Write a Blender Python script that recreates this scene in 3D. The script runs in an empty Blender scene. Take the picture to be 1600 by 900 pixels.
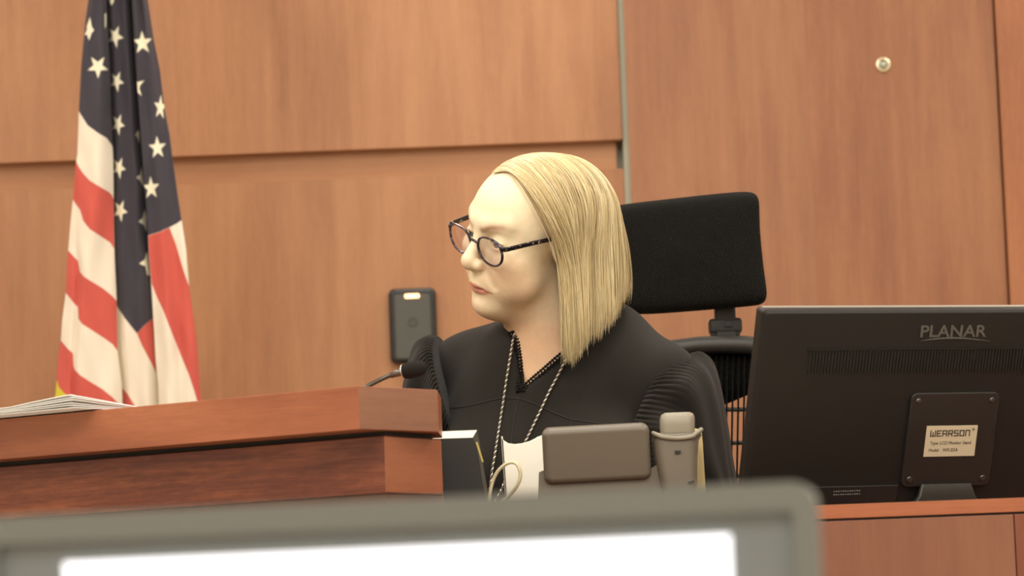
import bpy, bmesh, math, random
import numpy as np
from mathutils import Vector, Matrix
from mathutils.bvhtree import BVHTree
random.seed(7); rng = np.random.default_rng(7)
SC = bpy.context.scene
COL = SC.collection
PI = math.pi

# ------------------------------------------------------------------ camera (1600x900 frame)
FPX = 5500.0
CAM = Vector((0, 0, 1.15))
ROLL = math.atan(0.038)
PITCH = math.atan(550.0 / FPX)
fwd = Vector((0, math.cos(PITCH), math.sin(PITCH)))
r0 = Vector((1, 0, 0)); u0 = Vector((0, -math.sin(PITCH), math.cos(PITCH)))
cr = r0 * math.cos(ROLL) - u0 * math.sin(ROLL)
cu = u0 * math.cos(ROLL) + r0 * math.sin(ROLL)

def ray(px, py):
    return fwd * FPX + cr * (px - 800.0) + cu * (450.0 - py)
def P(px, py, Y):
    d = ray(px, py); return CAM + d * (Y / d.y)
def Pz(px, py, z):
    d = ray(px, py); return CAM + d * ((z - CAM.z) / d.z)

# ------------------------------------------------------------------ scene-graph helpers
def thing(name, loc, label, cat, group=None, rz=0.0):
    o = bpy.data.objects.new(name, None); COL.objects.link(o)
    o.location = loc; o.rotation_euler = (0, 0, rz); o.empty_display_size = 0.05
    o['label'] = label; o['category'] = cat
    if group: o['group'] = group
    return o
def tag(o, label, cat, group=None):
    o['label'] = label; o['category'] = cat
    if group: o['group'] = group
    return o
def mesh_obj(name, verts, faces, mat, parent=None, smooth=False, local=False):
    """verts in world space unless local=True (then in the parent's frame)"""
    me = bpy.data.meshes.new(name)
    V = [Vector(v) for v in verts]
    if parent is not None and not local:
        off = Vector((0, 0, 0)); q = parent
        while q is not None:
            off += Vector(q.location); q = q.parent
        V = [v - off for v in V]
    me.from_pydata([tuple(v) for v in V], [], faces)
    me.validate(); me.update()
    me.materials.append(mat)
    if smooth: me.shade_smooth()
    o = bpy.data.objects.new(name, me); COL.objects.link(o)
    if parent is not None: o.parent = parent
    return o
def bm_obj(name, bm, mat, parent=None, smooth=False, local=True, autosmooth=None):
    bmesh.ops.recalc_face_normals(bm, faces=bm.faces[:])
    me = bpy.data.meshes.new(name)
    if parent is not None and not local:
        off = Vector((0, 0, 0)); q = parent
        while q is not None:
            off += Vector(q.location); q = q.parent
        bmesh.ops.translate(bm, vec=-off, verts=bm.verts[:])
    bm.to_mesh(me); bm.free()
    me.materials.append(mat)
    if smooth: me.shade_smooth()
    o = bpy.data.objects.new(name, me); COL.objects.link(o)
    if parent is not None: o.parent = parent
    if autosmooth is not None:
        me.shade_smooth()
        try: me.set_sharp_from_angle(angle=autosmooth)
        except Exception: pass
        wn = o.modifiers.new('wn', 'WEIGHTED_NORMAL'); wn.keep_sharp = True; wn.weight = 100; wn.mode = 'FACE_AREA'
    return o
def structure(o):
    o['kind'] = 'structure'; return o

def add_box(bm, c, s, bev=0.0, rot=None, seg=2):
    r = bmesh.ops.create_cube(bm, size=1.0)
    vs = r['verts']
    bmesh.ops.scale(bm, vec=Vector(s), verts=vs)
    if bev > 0:
        es = list({e for v in vs for e in v.link_edges})
        rr = bmesh.ops.bevel(bm, geom=es, offset=bev, segments=seg, affect='EDGES', profile=0.5)
        vs = list({v for f in rr['faces'] for v in f.verts} | {v for v in vs if v.is_valid})
    if rot is not None: bmesh.ops.rotate(bm, cent=(0, 0, 0), matrix=rot, verts=vs)
    bmesh.ops.translate(bm, vec=Vector(c), verts=vs)
    return vs
def add_prism(bm, pts, axis_vec, bev=0.0, seg=2):
    """closed polygon pts (3-D) extruded along axis_vec"""
    a = Vector(axis_vec)
    v0 = [bm.verts.new(Vector(p)) for p in pts]
    v1 = [bm.verts.new(Vector(p) + a) for p in pts]
    n = len(pts); fs = []
    fs.append(bm.faces.new(v0)); fs.append(bm.faces.new(v1[::-1]))
    for i in range(n):
        fs.append(bm.faces.new((v0[i], v1[i], v1[(i + 1) % n], v0[(i + 1) % n])))
    bmesh.ops.recalc_face_normals(bm, faces=fs)
    if bev > 0:
        es = list({e for f in fs for e in f.edges})
        bmesh.ops.bevel(bm, geom=es, offset=bev, segments=seg, affect='EDGES', profile=0.5)
def rrect(w, h, r, n=6):
    pts = []
    for cx, cy, a0 in ((w/2-r, h/2-r, 0), (-w/2+r, h/2-r, 90), (-w/2+r, -h/2+r, 180), (w/2-r, -h/2+r, 270)):
        for k in range(n + 1):
            a = math.radians(a0 + 90.0 * k / n)
            pts.append((cx + r * math.cos(a), cy + r * math.sin(a)))
    return pts
def add_pillow(bm, rings, M=None):
    """loft of equal-length rings (lists of 3-D pts), capped"""
    M = M or Matrix.Identity(4)
    R = [[bm.verts.new(M @ Vector(p)) for p in ring] for ring in rings]
    n = len(R[0])
    for a, b in zip(R[:-1], R[1:]):
        for i in range(n):
            bm.faces.new((a[i], a[(i+1) % n], b[(i+1) % n], b[i]))
    bm.faces.new(R[0][::-1]); bm.faces.new(R[-1])
def rounded_slab(bm, w, h, t, r, edge, M=None, n=8, k=4):
    """rounded-rect plate in local xz, thickness along y (-t/2..t/2), softly rounded rim"""
    rings = []
    for s in (-1, 1):
        seq = range(k + 1) if s < 0 else range(k, -1, -1)
        for j in seq:
            a = PI / 2 * j / k
            ins = edge * (1 - math.sin(a)); y = s * (t / 2 - edge * (1 - math.cos(a)))
            rr = max(r - ins, 0.0005)
            rings.append([(x, y, z) for x, z in rrect(w - 2 * ins, h - 2 * ins, rr, n)])
    add_pillow(bm, rings, M)
def catmull(pts, n):
    pts = [Vector(p) for p in pts]
    P_ = [pts[0] * 2 - pts[1]] + pts + [pts[-1] * 2 - pts[-2]]
    out = []
    for i in range(1, len(P_) - 2):
        p0, p1, p2, p3 = P_[i-1:i+3]
        for k in range(n):
            t = k / n
            out.append(0.5 * ((2*p1) + (p2-p0)*t + (2*p0-5*p1+4*p2-p3)*t*t + (3*p1-p0-3*p2+p3)*t**3))
    out.append(pts[-1]); return out
def tube(pts, rad, n=8, cap=True, flat=1.0, up=None):
    pts = [Vector(p) for p in pts]; m = len(pts)
    if not hasattr(rad, '__len__'): rad = [rad] * m
    T = [(pts[min(i+1, m-1)] - pts[max(i-1, 0)]).normalized() for i in range(m)]
    a = Vector(up) if up is not None else Vector((0, 0, 1))
    if abs(a.dot(T[0])) > .95: a = Vector((1, 0, 0))
    N = (a - T[0] * a.dot(T[0])).normalized()
    V, F = [], []
    for i in range(m):
        N = (N - T[i] * N.dot(T[i])).normalized(); B = T[i].cross(N)
        for k in range(n):
            an = 2 * PI * k / n
            V.append(pts[i] + (N * math.cos(an) * flat + B * math.sin(an)) * rad[i])
    for i in range(m - 1):
        for k in range(n):
            F.append((i*n+k, i*n+(k+1) % n, (i+1)*n+(k+1) % n, (i+1)*n+k))
    if cap:
        F.append(tuple(range(n))[::-1]); F.append(tuple((m-1)*n + k for k in range(n)))
    return V, F
def merge(*parts):
    V, F = [], []
    for v, f in parts:
        o = len(V); V += list(v); F += [tuple(i + o for i in q) for q in f]
    return V, F
def lathe_bm(bm, prof, n=32, M=None):
    M = M or Matrix.Identity(4)
    rings = [[(r*math.cos(2*PI*k/n), r*math.sin(2*PI*k/n), z) for k in range(n)] for r, z in prof]
    add_pillow(bm, rings, M)
def np_mesh(name, V, F, mat, parent=None, smooth=True, off=None):
    me = bpy.data.meshes.new(name)
    V = np.asarray(V, np.float32)
    if parent is not None and off is None:
        off = Vector((0, 0, 0)); q = parent
        while q is not None:
            off += Vector(q.location); q = q.parent
    if off is not None: V = V - np.array(off, np.float32)
    F = np.asarray(F, np.int32); k = F.shape[1]
    me.vertices.add(len(V)); me.vertices.foreach_set('co', V.ravel())
    me.loops.add(F.size); me.loops.foreach_set('vertex_index', F.ravel())
    me.polygons.add(len(F)); me.polygons.foreach_set('loop_start', np.arange(0, F.size, k, dtype=np.int32))
    try: me.polygons.foreach_set('loop_total', np.full(len(F), k, np.int32))
    except Exception: pass
    me.update(calc_edges=True)
    me.materials.append(mat)
    if smooth: me.shade_smooth()
    o = bpy.data.objects.new(name, me); COL.objects.link(o)
    if parent is not None: o.parent = parent
    return o
def attr_f(o, name, a):
    at = o.data.attributes.new(name, 'FLOAT', 'POINT'); at.data.foreach_set('value', np.asarray(a, np.float32))
def attr_c(o, name, a):
    a = np.asarray(a, np.float32)
    if a.shape[1] == 3: a = np.concatenate([a, np.ones((len(a), 1), np.float32)], 1)
    at = o.data.attributes.new(name, 'FLOAT_COLOR', 'POINT'); at.data.foreach_set('color', a.ravel())

# ------------------------------------------------------------------ materials
def s2l(c):
    f = lambda v: v/12.92 if v <= .04045 else ((v+.055)/1.055)**2.4
    return tuple(f(x/255.0) for x in c)
def new_mat(name):
    m = bpy.data.materials.new(name); m.use_nodes = True
    nt = m.node_tree; b = nt.nodes['Principled BSDF']
    return m, nt, b
def L(nt, a, b): nt.links.new(a, b)
def plain(name, col, rough=.5, metal=0, spec=.5, bump=0, bscale=400, var=0.0, vscale=30):
    m, nt, b = new_mat(name)
    b.inputs['Base Color'].default_value = (*col, 1); b.inputs['Roughness'].default_value = rough
    b.inputs['Metallic'].default_value = metal; b.inputs['Specular IOR Level'].default_value = spec
    tc = nt.nodes.new('ShaderNodeTexCoord')
    if var > 0:
        n = nt.nodes.new('ShaderNodeTexNoise'); n.inputs['Scale'].default_value = vscale; n.inputs['Detail'].default_value = 4
        L(nt, tc.outputs['Object'], n.inputs['Vector'])
        mx = nt.nodes.new('ShaderNodeMix'); mx.data_type = 'RGBA'
        mx.inputs['A'].default_value = (*[c*(1-var) for c in col], 1); mx.inputs['B'].default_value = (*[min(1, c*(1+var)) for c in col], 1)
        L(nt, n.outputs['Fac'], mx.inputs['Factor']); L(nt, mx.outputs['Result'], b.inputs['Base Color'])
    if bump > 0:
        n = nt.nodes.new('ShaderNodeTexNoise'); n.inputs['Scale'].default_value = bscale; n.inputs['Detail'].default_value = 3
        L(nt, tc.outputs['Object'], n.inputs['Vector'])
        bp = nt.nodes.new('ShaderNodeBump'); bp.inputs['Strength'].default_value = bump; bp.inputs['Distance'].default_value = .001
        L(nt, n.outputs['Fac'], bp.inputs['Height']); L(nt, bp.outputs['Normal'], b.inputs['Normal'])
    return m
def wood(name, dark, mid, light, axis='Z', rough=.42, blotch=1.6, seed=0.0, spec=.35, grain=1.0, seams=None):
    """veneer with long grain along an object axis"""
    m, nt, b = new_mat(name)
    tc = nt.nodes.new('ShaderNodeTexCoord')
    def noise(scale3, detail, dist=0.0, rgh=.55):
        mp = nt.nodes.new('ShaderNodeMapping'); mp.inputs['Scale'].default_value = scale3
        mp.inputs['Location'].default_value = (seed*3.1, seed*1.7, seed*2.3)
        L(nt, tc.outputs['Object'], mp.inputs['Vector'])
        n = nt.nodes.new('ShaderNodeTexNoise'); n.inputs['Scale'].default_value = 1; n.inputs['Detail'].default_value = detail
        n.inputs['Distortion'].default_value = dist; n.inputs['Roughness'].default_value = rgh
        L(nt, mp.outputs['Vector'], n.inputs['Vector']); return n.outputs['Fac']
    def sc(along, across):
        return {'Z': (across, across, along), 'X': (along, along, across), 'Y': (across, along, across)}[axis]
    big = noise(sc(1.3*blotch/1.6, 5.0), 3, .5)
    med = noise(sc(2.2, 34), 5, .25)
    fine = noise(sc(14, 330), 4, .2, .65)
    fleck = noise(sc(38, 120), 2, .3)
    def math_(op, a, bv):
        n = nt.nodes.new('ShaderNodeMath'); n.operation = op
        for i, v in enumerate((a, bv)):
            if isinstance(v, (int, float)): n.inputs[i].default_value = v
            else: L(nt, v, n.inputs[i])
        return n.outputs[0]
    f = math_('ADD', math_('MULTIPLY', big, .55), math_('MULTIPLY', med, .40*grain))
    f = math_('ADD', f, math_('MULTIPLY', fine, .22*grain))
    f = math_('ADD', f, math_('MULTIPLY', fleck, .12*grain))
    f = math_('SUBTRACT', f, (.95 + .74*grain)/2*.0 + .55*.5 + .37*grain - .5)
    rp = nt.nodes.new('ShaderNodeValToRGB'); e = rp.color_ramp.elements
    e[0].position = .28; e[0].color = (*dark, 1); e[1].position = .74; e[1].color = (*light, 1)
    k = e.new(.5); k.color = (*mid, 1)
    L(nt, f, rp.inputs['Fac']); L(nt, rp.outputs['Color'], b.inputs['Base Color'])
    b.inputs['Roughness'].default_value = rough; b.inputs['Specular IOR Level'].default_value = spec
    bp = nt.nodes.new('ShaderNodeBump'); bp.inputs['Strength'].default_value = .06; bp.inputs['Distance'].default_value = .0006
    L(nt, fine, bp.inputs['Height']); L(nt, bp.outputs['Normal'], b.inputs['Normal'])
    return m
def emit(name, col, strength):
    m, nt, b = new_mat(name)
    b.inputs['Base Color'].default_value = (*col, 1)
    b.inputs['Emission Color'].default_value = (*col, 1); b.inputs['Emission Strength'].default_value = strength
    return m
# ------------------------------------------------------------------ palette
M_wl = wood('cherry_panel', s2l((150, 102, 70)), s2l((173, 122, 85)), s2l((190, 140, 99)), 'Z', seed=1)
M_wm = wood('cherry_reveal', s2l((168, 116, 80)), s2l((184, 132, 92)), s2l((196, 146, 104)), 'X', seed=2, blotch=.8)
M_wr = wood('cherry_door', s2l((132, 86, 62)), s2l((155, 106, 75)), s2l((174, 124, 88)), 'Z', seed=5)
M_wj = wood('cherry_jamb', s2l((140, 86, 56)), s2l((165, 106, 70)), s2l((186, 126, 84)), 'Z', seed=9)
M_bt = wood('bench_cherry_top', s2l((118, 66, 43)), s2l((150, 87, 57)), s2l((174, 108, 72)), 'X', seed=3, spec=.4, rough=.35)
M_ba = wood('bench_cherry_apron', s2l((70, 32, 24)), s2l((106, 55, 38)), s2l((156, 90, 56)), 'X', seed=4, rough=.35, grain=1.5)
M_bf = wood('bench_cherry_front', s2l((108, 68, 51)), s2l((122, 79, 60)), s2l((138, 92, 68)), 'Z', seed=6, grain=.8)
M_strip = plain('grey_green_metal', s2l((160, 158, 138)), .5, .2)
M_plaster = plain('warm_plaster', (.82, .78, .70), .9, bump=.1, var=.03)
M_carpet = plain('grey_carpet', (.46, .41, .34), .95, bump=.8, bscale=900, var=.2, vscale=200)
M_black = plain('black_plastic', (.022, .021, .019), .42, bump=.05, bscale=1500)
M_blackg = plain('black_gloss_plastic', (.015, .015, .015), .25)
M_mon = plain('monitor_plastic', (.012, .0100, .0082), .5, spec=.3, bump=.12, bscale=2500)
M_chrome = plain('chrome', (.75, .73, .68), .22, 1)
M_brass = plain('satin_brass', (.72, .62, .42), .28, 1)

# ------------------------------------------------------------------ the room
YW = 7.0
def wx(px, py, Y=YW): return P(px, py, Y).x
def wz(px, py, Y=YW): return P(px, py, Y).z
zu = wz(500, 236, YW - .03)            # underside of the upper wall panel
zl = wz(500, 282, YW - .005)           # top of the lower wall panel
x_up = wx(972.5, 215, YW - .03); x_mid = wx(963.5, 240, YW); x_lo = wx(976, 290, YW - .015)
x_d0 = wx(984, 250, YW - .03); x_d1 = wx(1555.5, 100, YW - .03)
ZC = 3.3
bm = bmesh.new(); add_box(bm, (0, YW + .13, ZC/2), (6.4, .2, ZC))
wall = structure(bm_obj('wall_back', bm, M_strip))
def panel(name, x0, x1, z0, z1, yf, mat, bev=.0015, th=None):
    bm = bmesh.new(); yb = YW + .03
    add_box(bm, ((x0+x1)/2, (yf+yb)/2, (z0+z1)/2), (x1-x0, yb-yf, z1-z0), bev)
    o = bm_obj(name, bm, mat, wall, autosmooth=.6); return o
panel('upper_panel', -3.2, x_up, zu, ZC, YW - .03, M_wl)
panel('reveal_panel', -3.2, x_mid, zl - .02, zu + .02, YW, M_wm)
panel('lower_panel', -3.2, x_lo, 0, zl, YW - .015, M_wl)
panel('vertical_channel', x_up + .0008, x_d0 + .005, 0, ZC, YW - .018, M_strip)
# flush wood door and the jamb to its right
def dpanel(name, x0, x1, z0, z1, yf, mat, parent=None):
    bm = bmesh.new(); yb = YW + .03
    add_box(bm, ((x0+x1)/2, (yf+yb)/2, (z0+z1)/2), (x1-x0, yb-yf, z1-z0), 0)
    return bm_obj(name, bm, mat, parent, autosmooth=.6)
x_v = wx(1266, 200, YW - .03)
door = structure(dpanel('door_1', x_d0, x_v + .001, .5, ZC - .2, YW - .03, M_wr))
M_wr2 = wood('cherry_door_leaf', s2l((134, 86, 60)), s2l((156, 105, 73)), s2l((174, 122, 84)), 'Z', seed=12)
leaf = dpanel('veneer_leaf', x_v - .0005, x_d1, .5, ZC - .2, YW - .0301, M_wr2, door)
vc = P(1380, 101, YW - .03)
Mv = Matrix.Translation(vc) @ Matrix.Rotation(PI/2, 4, 'X')
bm = bmesh.new()
lathe_bm(bm, [(.0095, -.004), (.0152, -.003), (.0155, .001), (.0140, .0035), (.0105, .004), (.0085, .002), (.008, .0)], 40, Mv)
dv = bm_obj('door_viewer', bm, M_brass, door, autosmooth=.7); dv['label'] = 'brass ring of the door viewer'
bm = bmesh.new()
lathe_bm(bm, [(.0080, -.002), (.0078, .0006), (.0055, .0022), (.002, .0030)], 32, Mv)
M_lens = plain('viewer_lens', (.35, .38, .30), .08, .3, 1.0)
bm_obj('lens', bm, M_lens, dv, autosmooth=.9)
jm = structure(dpanel('trim_1', x_d1 + .0035, 3.2, 0, ZC, YW - .045, M_wj))
bm = bmesh.new(); add_box(bm, (0, 3.2, -.05), (6.4, 8.2, .1)); structure(bm_obj('floor', bm, M_carpet))
bm = bmesh.new(); add_box(bm, (0, 3.2, ZC + .05), (6.4, 8.2, .1)); structure(bm_obj('ceiling', bm, M_plaster))
bm = bmesh.new(); add_box(bm, (-3.25, 3.2, ZC/2), (.1, 8.2, ZC)); structure(bm_obj('wall_left', bm, M_plaster))
bm = bmesh.new(); add_box(bm, (3.25, 3.2, ZC/2), (.1, 8.2, ZC)); structure(bm_obj('wall_right', bm, M_plaster))
bm = bmesh.new(); add_box(bm, (0, -.95, ZC/2), (6.4, .1, ZC)); structure(bm_obj('wall_front', bm, M_plaster))
ZP = .50
bm = bmesh.new(); add_box(bm, (0, 5.74, ZP/2), (6.4, 2.52, ZP), .004); structure(bm_obj('platform', bm, M_carpet))

# ------------------------------------------------------------------ judge's bench (one run of joinery)
YC = 4.40
zb = P(560, 603, YC).z; zs = P(560, 671, YC).z
cC = P(560, 603, YC); cL = Pz(0, 655, zb); cR = Pz(683, 609, zb)
dL = (cL - cC); cLL = cC + dL * 3.0
bench = thing('judge_bench', (cC.x, cC.y + .2, ZP), 'dark cherry wood bench with raised angled ledge on the left, lower wooden front at right', 'bench')
def flat(p, z): return Vector((p.x, p.y, z))
bm = bmesh.new()
poly = [cLL, cC, cR, cR + Vector((.002, .13, 0)), cC + Vector((-.02, .33, 0)), cLL + Vector((.05, .36, 0))]
add_prism(bm, [flat(p, zs) for p in poly], (0, 0, zb - zs), .0012)
bm_obj('ledge', bm, M_bt, bench, local=False, autosmooth=.6)
# apron under the ledge, set back
aC = P(600, 676, 4.443); aR = P(688.5, 690, 4.565); aL = flat(cLL, 0) + Vector((.02, .040, 0))
za = P(688, 773, 4.565).z
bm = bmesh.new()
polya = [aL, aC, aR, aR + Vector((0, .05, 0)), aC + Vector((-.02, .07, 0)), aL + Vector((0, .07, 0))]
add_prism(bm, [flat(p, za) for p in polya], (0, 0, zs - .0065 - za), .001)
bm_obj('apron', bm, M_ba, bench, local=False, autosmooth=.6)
# skins on the short returns; their angle to the light painted into colour
M_end = wood('ledge_return_light_tone', s2l((116, 78, 60)), s2l((136, 94, 73)), s2l((152, 108, 84)), 'X', seed=21, spec=.4, rough=.35)
M_end2 = wood('apron_return_light_tone', s2l((122, 70, 48)), s2l((142, 86, 60)), s2l((160, 102, 72)), 'X', seed=23, spec=.4, rough=.35)
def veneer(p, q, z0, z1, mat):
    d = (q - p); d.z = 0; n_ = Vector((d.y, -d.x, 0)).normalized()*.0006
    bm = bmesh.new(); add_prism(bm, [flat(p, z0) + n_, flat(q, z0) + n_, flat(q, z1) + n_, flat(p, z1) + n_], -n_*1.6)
    bm_obj('return_light_skin', bm, mat, bench, local=False)
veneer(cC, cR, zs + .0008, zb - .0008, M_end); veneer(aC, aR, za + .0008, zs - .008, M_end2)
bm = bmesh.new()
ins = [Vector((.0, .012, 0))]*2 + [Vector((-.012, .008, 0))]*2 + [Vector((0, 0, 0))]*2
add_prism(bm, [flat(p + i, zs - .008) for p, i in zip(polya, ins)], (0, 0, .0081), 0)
bm_obj('shadow_reveal', bm, plain('reveal_shade_black', (.02, .012, .008), .7), bench, local=False)  # near-black strip: shade under the ledge put into its colour
bm = bmesh.new()
polyb = [p + Vector((0, .02, 0)) for p in polya]
add_prism(bm, [flat(p, .0) for p in polyb], (0, 0, za), .001)
bm_obj('base_panel', bm, M_bf, bench, local=False, autosmooth=.6)
# right-hand low front with its cap, work surface behind
YD = 4.50
zd = P(1450, 783, YD).z; zt = P(1450, 805, YD).z; zg = P(1450, 808.5, YD).z
xl = aR.x - .004; xr = 1.7
bm = bmesh.new(); add_box(bm, ((xl+xr)/2, YD + .03, (zd+zt)/2), (xr-xl, .06, zd-zt), .001)
o = bm_obj('front_cap', bm, M_bt, bench, local=False, autosmooth=.6)
bm = bmesh.new(); add_box(bm, ((xl+xr)/2, YD + .03, (zt+zg)/2), (xr-xl, .05, zt-zg+.001))
bm_obj('cap_groove', bm, plain('groove_dark', (.03, .015, .012), .7), bench, local=False)
xs = P(1587, 850, YD).x
bm = bmesh.new(); add_box(bm, ((xl+xs-.001)/2, YD + .03, zg/2), (xs-.001-xl, .06, zg), .0012)
bm_obj('front_panel', bm, M_bf, bench, local=False, autosmooth=.6)
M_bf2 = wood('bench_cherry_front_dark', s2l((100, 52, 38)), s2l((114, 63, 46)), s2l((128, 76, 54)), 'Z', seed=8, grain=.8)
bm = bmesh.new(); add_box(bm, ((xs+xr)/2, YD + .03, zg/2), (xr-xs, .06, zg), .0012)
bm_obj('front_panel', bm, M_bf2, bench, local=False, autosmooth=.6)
zw = zd - .13
bm = bmesh.new(); add_box(bm, ((xl+.03+xr)/2, (YD+.06+4.97)/2, zw - .015), (xr-xl-.03, 4.97-YD-.06, .03), .002)
bm_obj('work_surface', bm, M_bt, bench, local=False, autosmooth=.6)

# ------------------------------------------------------------------ curled papers on the ledge
M_paper = plain('white_paper', (.86, .84, .80), .8, var=.02, vscale=60)
pk = Pz(112, 641, zb); pk.z = zb
along = (cC - cL); along.z = 0; along.normalize(); nrm = Vector((along.y, -along.x, 0))   # nrm points to the camera
if nrm.y > 0: nrm = -nrm
doc = thing('paper_document', pk + Vector((0, .1, 0)), 'curled stack of white paper pages lying on the left end of the bench ledge', 'papers')
front = Pz(124, 640, zb) + nrm * .012
NP = 6
for k in range(NP):
    f = k / (NP - 1)
    hpk = .0005 + .0100 * f ** .8 + (.0022 if k > 2 else 0) + (.0015 if k == NP-1 else 0)
    nx, ny = 40, 26
    V, F = [], []
    Ll = .27; Dp = .158 - .012*((k*5) % 4)/3 - .006*(1-f); x_off = -.003*((k*3) % 4)/3
    for j in range(ny + 1):
        for i in range(nx + 1):
            s = -Ll * (1 - i/nx) + x_off
            v = j/ny; d = Dp * v + .0012*math.sin(k*2.1 + 1)
            u = -s / Ll
            ridge = 1 - .66*min(1, u/.42)**1.15 + .06*f*math.sin(u*7)*u
            fall = max(0, 1 - v)**1.1
            h = hpk * (ridge*fall + (1-fall)*.10*(1-v)) + .0007*(k+1)
            V.append(front + along * s + (-nrm) * d + Vector((0, 0, .0008 + h)))
    for j in range(ny):
        for i in range(nx):
            a = j*(nx+1)+i; F.append((a, a+1, a+nx+2, a+nx+1))
    o = mesh_obj('page', V, F, M_paper, doc, smooth=True)
    md = o.modifiers.new('s', 'SOLIDIFY'); md.thickness = .0010; md.offset = 1

# ------------------------------------------------------------------ gooseneck microphone on the ledge
mb = Pz(560, 600, zb); mb = Vector((P(569, 600, 4.66).x, 4.66, zb))
mic = thing('gooseneck_microphone', mb, 'black gooseneck microphone with foam windscreen standing on the bench ledge', 'microphone')
bm = bmesh.new(); lathe_bm(bm, [(.022, 0), (.022, .004), (.019, .007), (.007, .009), (.0045, .016)], 32, Matrix.Translation(mb))
bm_obj('base', bm, M_black, mic, local=False, autosmooth=.6)
gp = catmull([mb + Vector((0, 0, .012)), P(571, 606, 4.66), P(577, 602, 4.66), P(600, 590.5, 4.66), P(620, 583, 4.655), P(634, 578, 4.65)], 10)
V, F = tube(gp, .0030, 12); mesh_obj('gooseneck', V, F, plain('gooseneck_metal', (.10, .095, .085), .3, .8), mic, smooth=True)
gp = [P(610, 587, 4.655), P(622, 582.5, 4.655), P(630, 580, 4.652)]
V, F = tube(gp, [.0036, .0050, .0062], 16); mesh_obj('capsule_sleeve', V, F, plain('mic_sleeve', (.16, .15, .135), .3, .8), mic, smooth=True)
a, b = P(629, 581, 4.652), P(666, 573, 4.64); ax = (b - a)
pr = [(0, .0075), (.06, .0098), (.3, .0112), (.6, .0108), (.82, .0094), (.94, .0066), (1, .0025)]
V, F = tube([a + ax * t for t, r in pr], [r for t, r in pr], 28)
mesh_obj('windscreen', V, F, plain('foam_black', (.018, .017, .015), .95, spec=.1, bump=.6, bscale=2200), mic, smooth=True)
V, F = tube([a + ax*.015, a + ax*.05], [.0095, .0100], 28); mesh_obj('ring', V, F, M_chrome, mic, smooth=True)

# ------------------------------------------------------------------ card reader on the wall
rc = P(646, 510, YW - .015); rc.y = YW - .015
w_, h_ = 74/5500*7.0, 117/5500*7.0
rd = thing('card_reader', rc, 'black wall card reader with a lit amber bar on the wood wall', 'card reader')
bm = bmesh.new(); rounded_slab(bm, w_, h_, .026, .012, .007, Matrix.Translation((0, -.013, 0)))
bm_obj('housing', bm, M_blackg, rd, autosmooth=1.0)
bm = bmesh.new(); rounded_slab(bm, w_*.76, h_*.86, .004, .006, .0018, Matrix.Translation((0, -.0265, -.002)))
bm_obj('face_plate', bm, plain('reader_face', (.075, .075, .062), .45), rd, autosmooth=1.0)
bm = bmesh.new(); rounded_slab(bm, .029, .0085, .003, .0025, .001, Matrix.Translation((0, -.0285, h_*.39)))
lb = bm_obj('light_bar', bm, emit('amber_light', (1.0, .46, .20), 4.6), rd, autosmooth=1.0); lb['label'] = 'glowing amber light bar'
bm = bmesh.new()
for rr_ in (.006, .009):
    ring = [Vector((rr_*math.cos(t*PI/12), -.0288, rr_*math.sin(t*PI/12)+.005)) for t in range(25)]
    V, F = tube(ring, .0005, 6, cap=False)
    vs = [bm.verts.new(v) for v in V]
    for q in F: bm.faces.new([vs[i] for i in q])
bm_obj('reader_symbol', bm, plain('reader_mark', (.05, .05, .042), .5), rd)

# ------------------------------------------------------------------ foreground computer monitor (out of focus)
M_bez = plain('grey_bezel', s2l((114, 117, 113)), .5)
M_bez2 = plain('grey_inner_bezel', s2l((119, 126, 128)), .5)
YM = 2.2; yaw = math.radians(9)
tr = P(1296, 750, YM - .03); tl_dir = Vector((-math.cos(yaw), math.sin(yaw), 0))
Wm = (1296 + 12) / FPX * (YM) / math.cos(yaw) * 1.012; Hm = .33
cxm = tr + tl_dir * (Wm / 2)
fm = thing('computer_monitor', (cxm.x, cxm.y + .06, .75), 'blurred grey framed monitor with white lit screen in the foreground', 'monitor', rz=-yaw)
topz = tr.z - .75
bm = bmesh.new(); rounded_slab(bm, Wm, Hm, .035, .014, .005, Matrix.Translation((0, -.035, topz - Hm/2)))
bm_obj('housing', bm, M_bez, fm, autosmooth=1.0)
# raised outer frame
def frame_ring(wo, ho, wi, hi, ro, ri, y0, y1, cz):
    bm = bmesh.new()
    o0 = rrect(wo, ho, ro); i0 = rrect(wi, hi, ri)
    def mk(pts, y): return [bm.verts.new((x, y, z + cz)) for x, z in pts]
    A, B, C, D = mk(o0, y1), mk(o0, y0), mk(i0, y0), mk(i0, y1)
    n = len(A)
    for R0, R1 in ((A, B), (B, C), (C, D)):
        for i in range(n): bm.faces.new((R0[i], R0[(i+1) % n], R1[(i+1) % n], R1[i]))
    return bm
fr = 34/FPX*YM
bm = frame_ring(Wm, Hm, Wm - 2*fr, Hm - 2*fr - .008, .014, .004, -.062, -.05, topz - Hm/2)
bm_obj('outer_frame', bm, M_bez, fm, autosmooth=.6)
bm = bmesh.new(); add_box(bm, (0, -.0535, topz - Hm/2), (Wm - 2*fr, .004, Hm - 2*fr - .008))
bm_obj('inner_bezel', bm, M_bez2, fm)
sw = 1050/FPX*YM*1.015; st = 77/FPX*YM
xo = ((120 + 1170)/2 - (1296 - 12)/2) / FPX * YM
bm = bmesh.new(); add_box(bm, (xo, -.0565, topz - st - (Hm - st - .04)/2), (sw, .003, Hm - st - .04))
bm_obj('screen', bm, emit('lit_screen', (.88, .92, 1.0), 1.25), fm)
bm = bmesh.new(); add_box(bm, (0, .0, (topz-Hm)/2 + .06), (.07, .03, topz - Hm + .12), .004); bm_obj('stand_neck', bm, M_bez, fm, autosmooth=.6)
bm = bmesh.new(); add_box(bm, (0, .0, .008), (.26, .19, .016), .005); bm_obj('stand_base', bm, M_bez, fm, autosmooth=.6)
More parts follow.
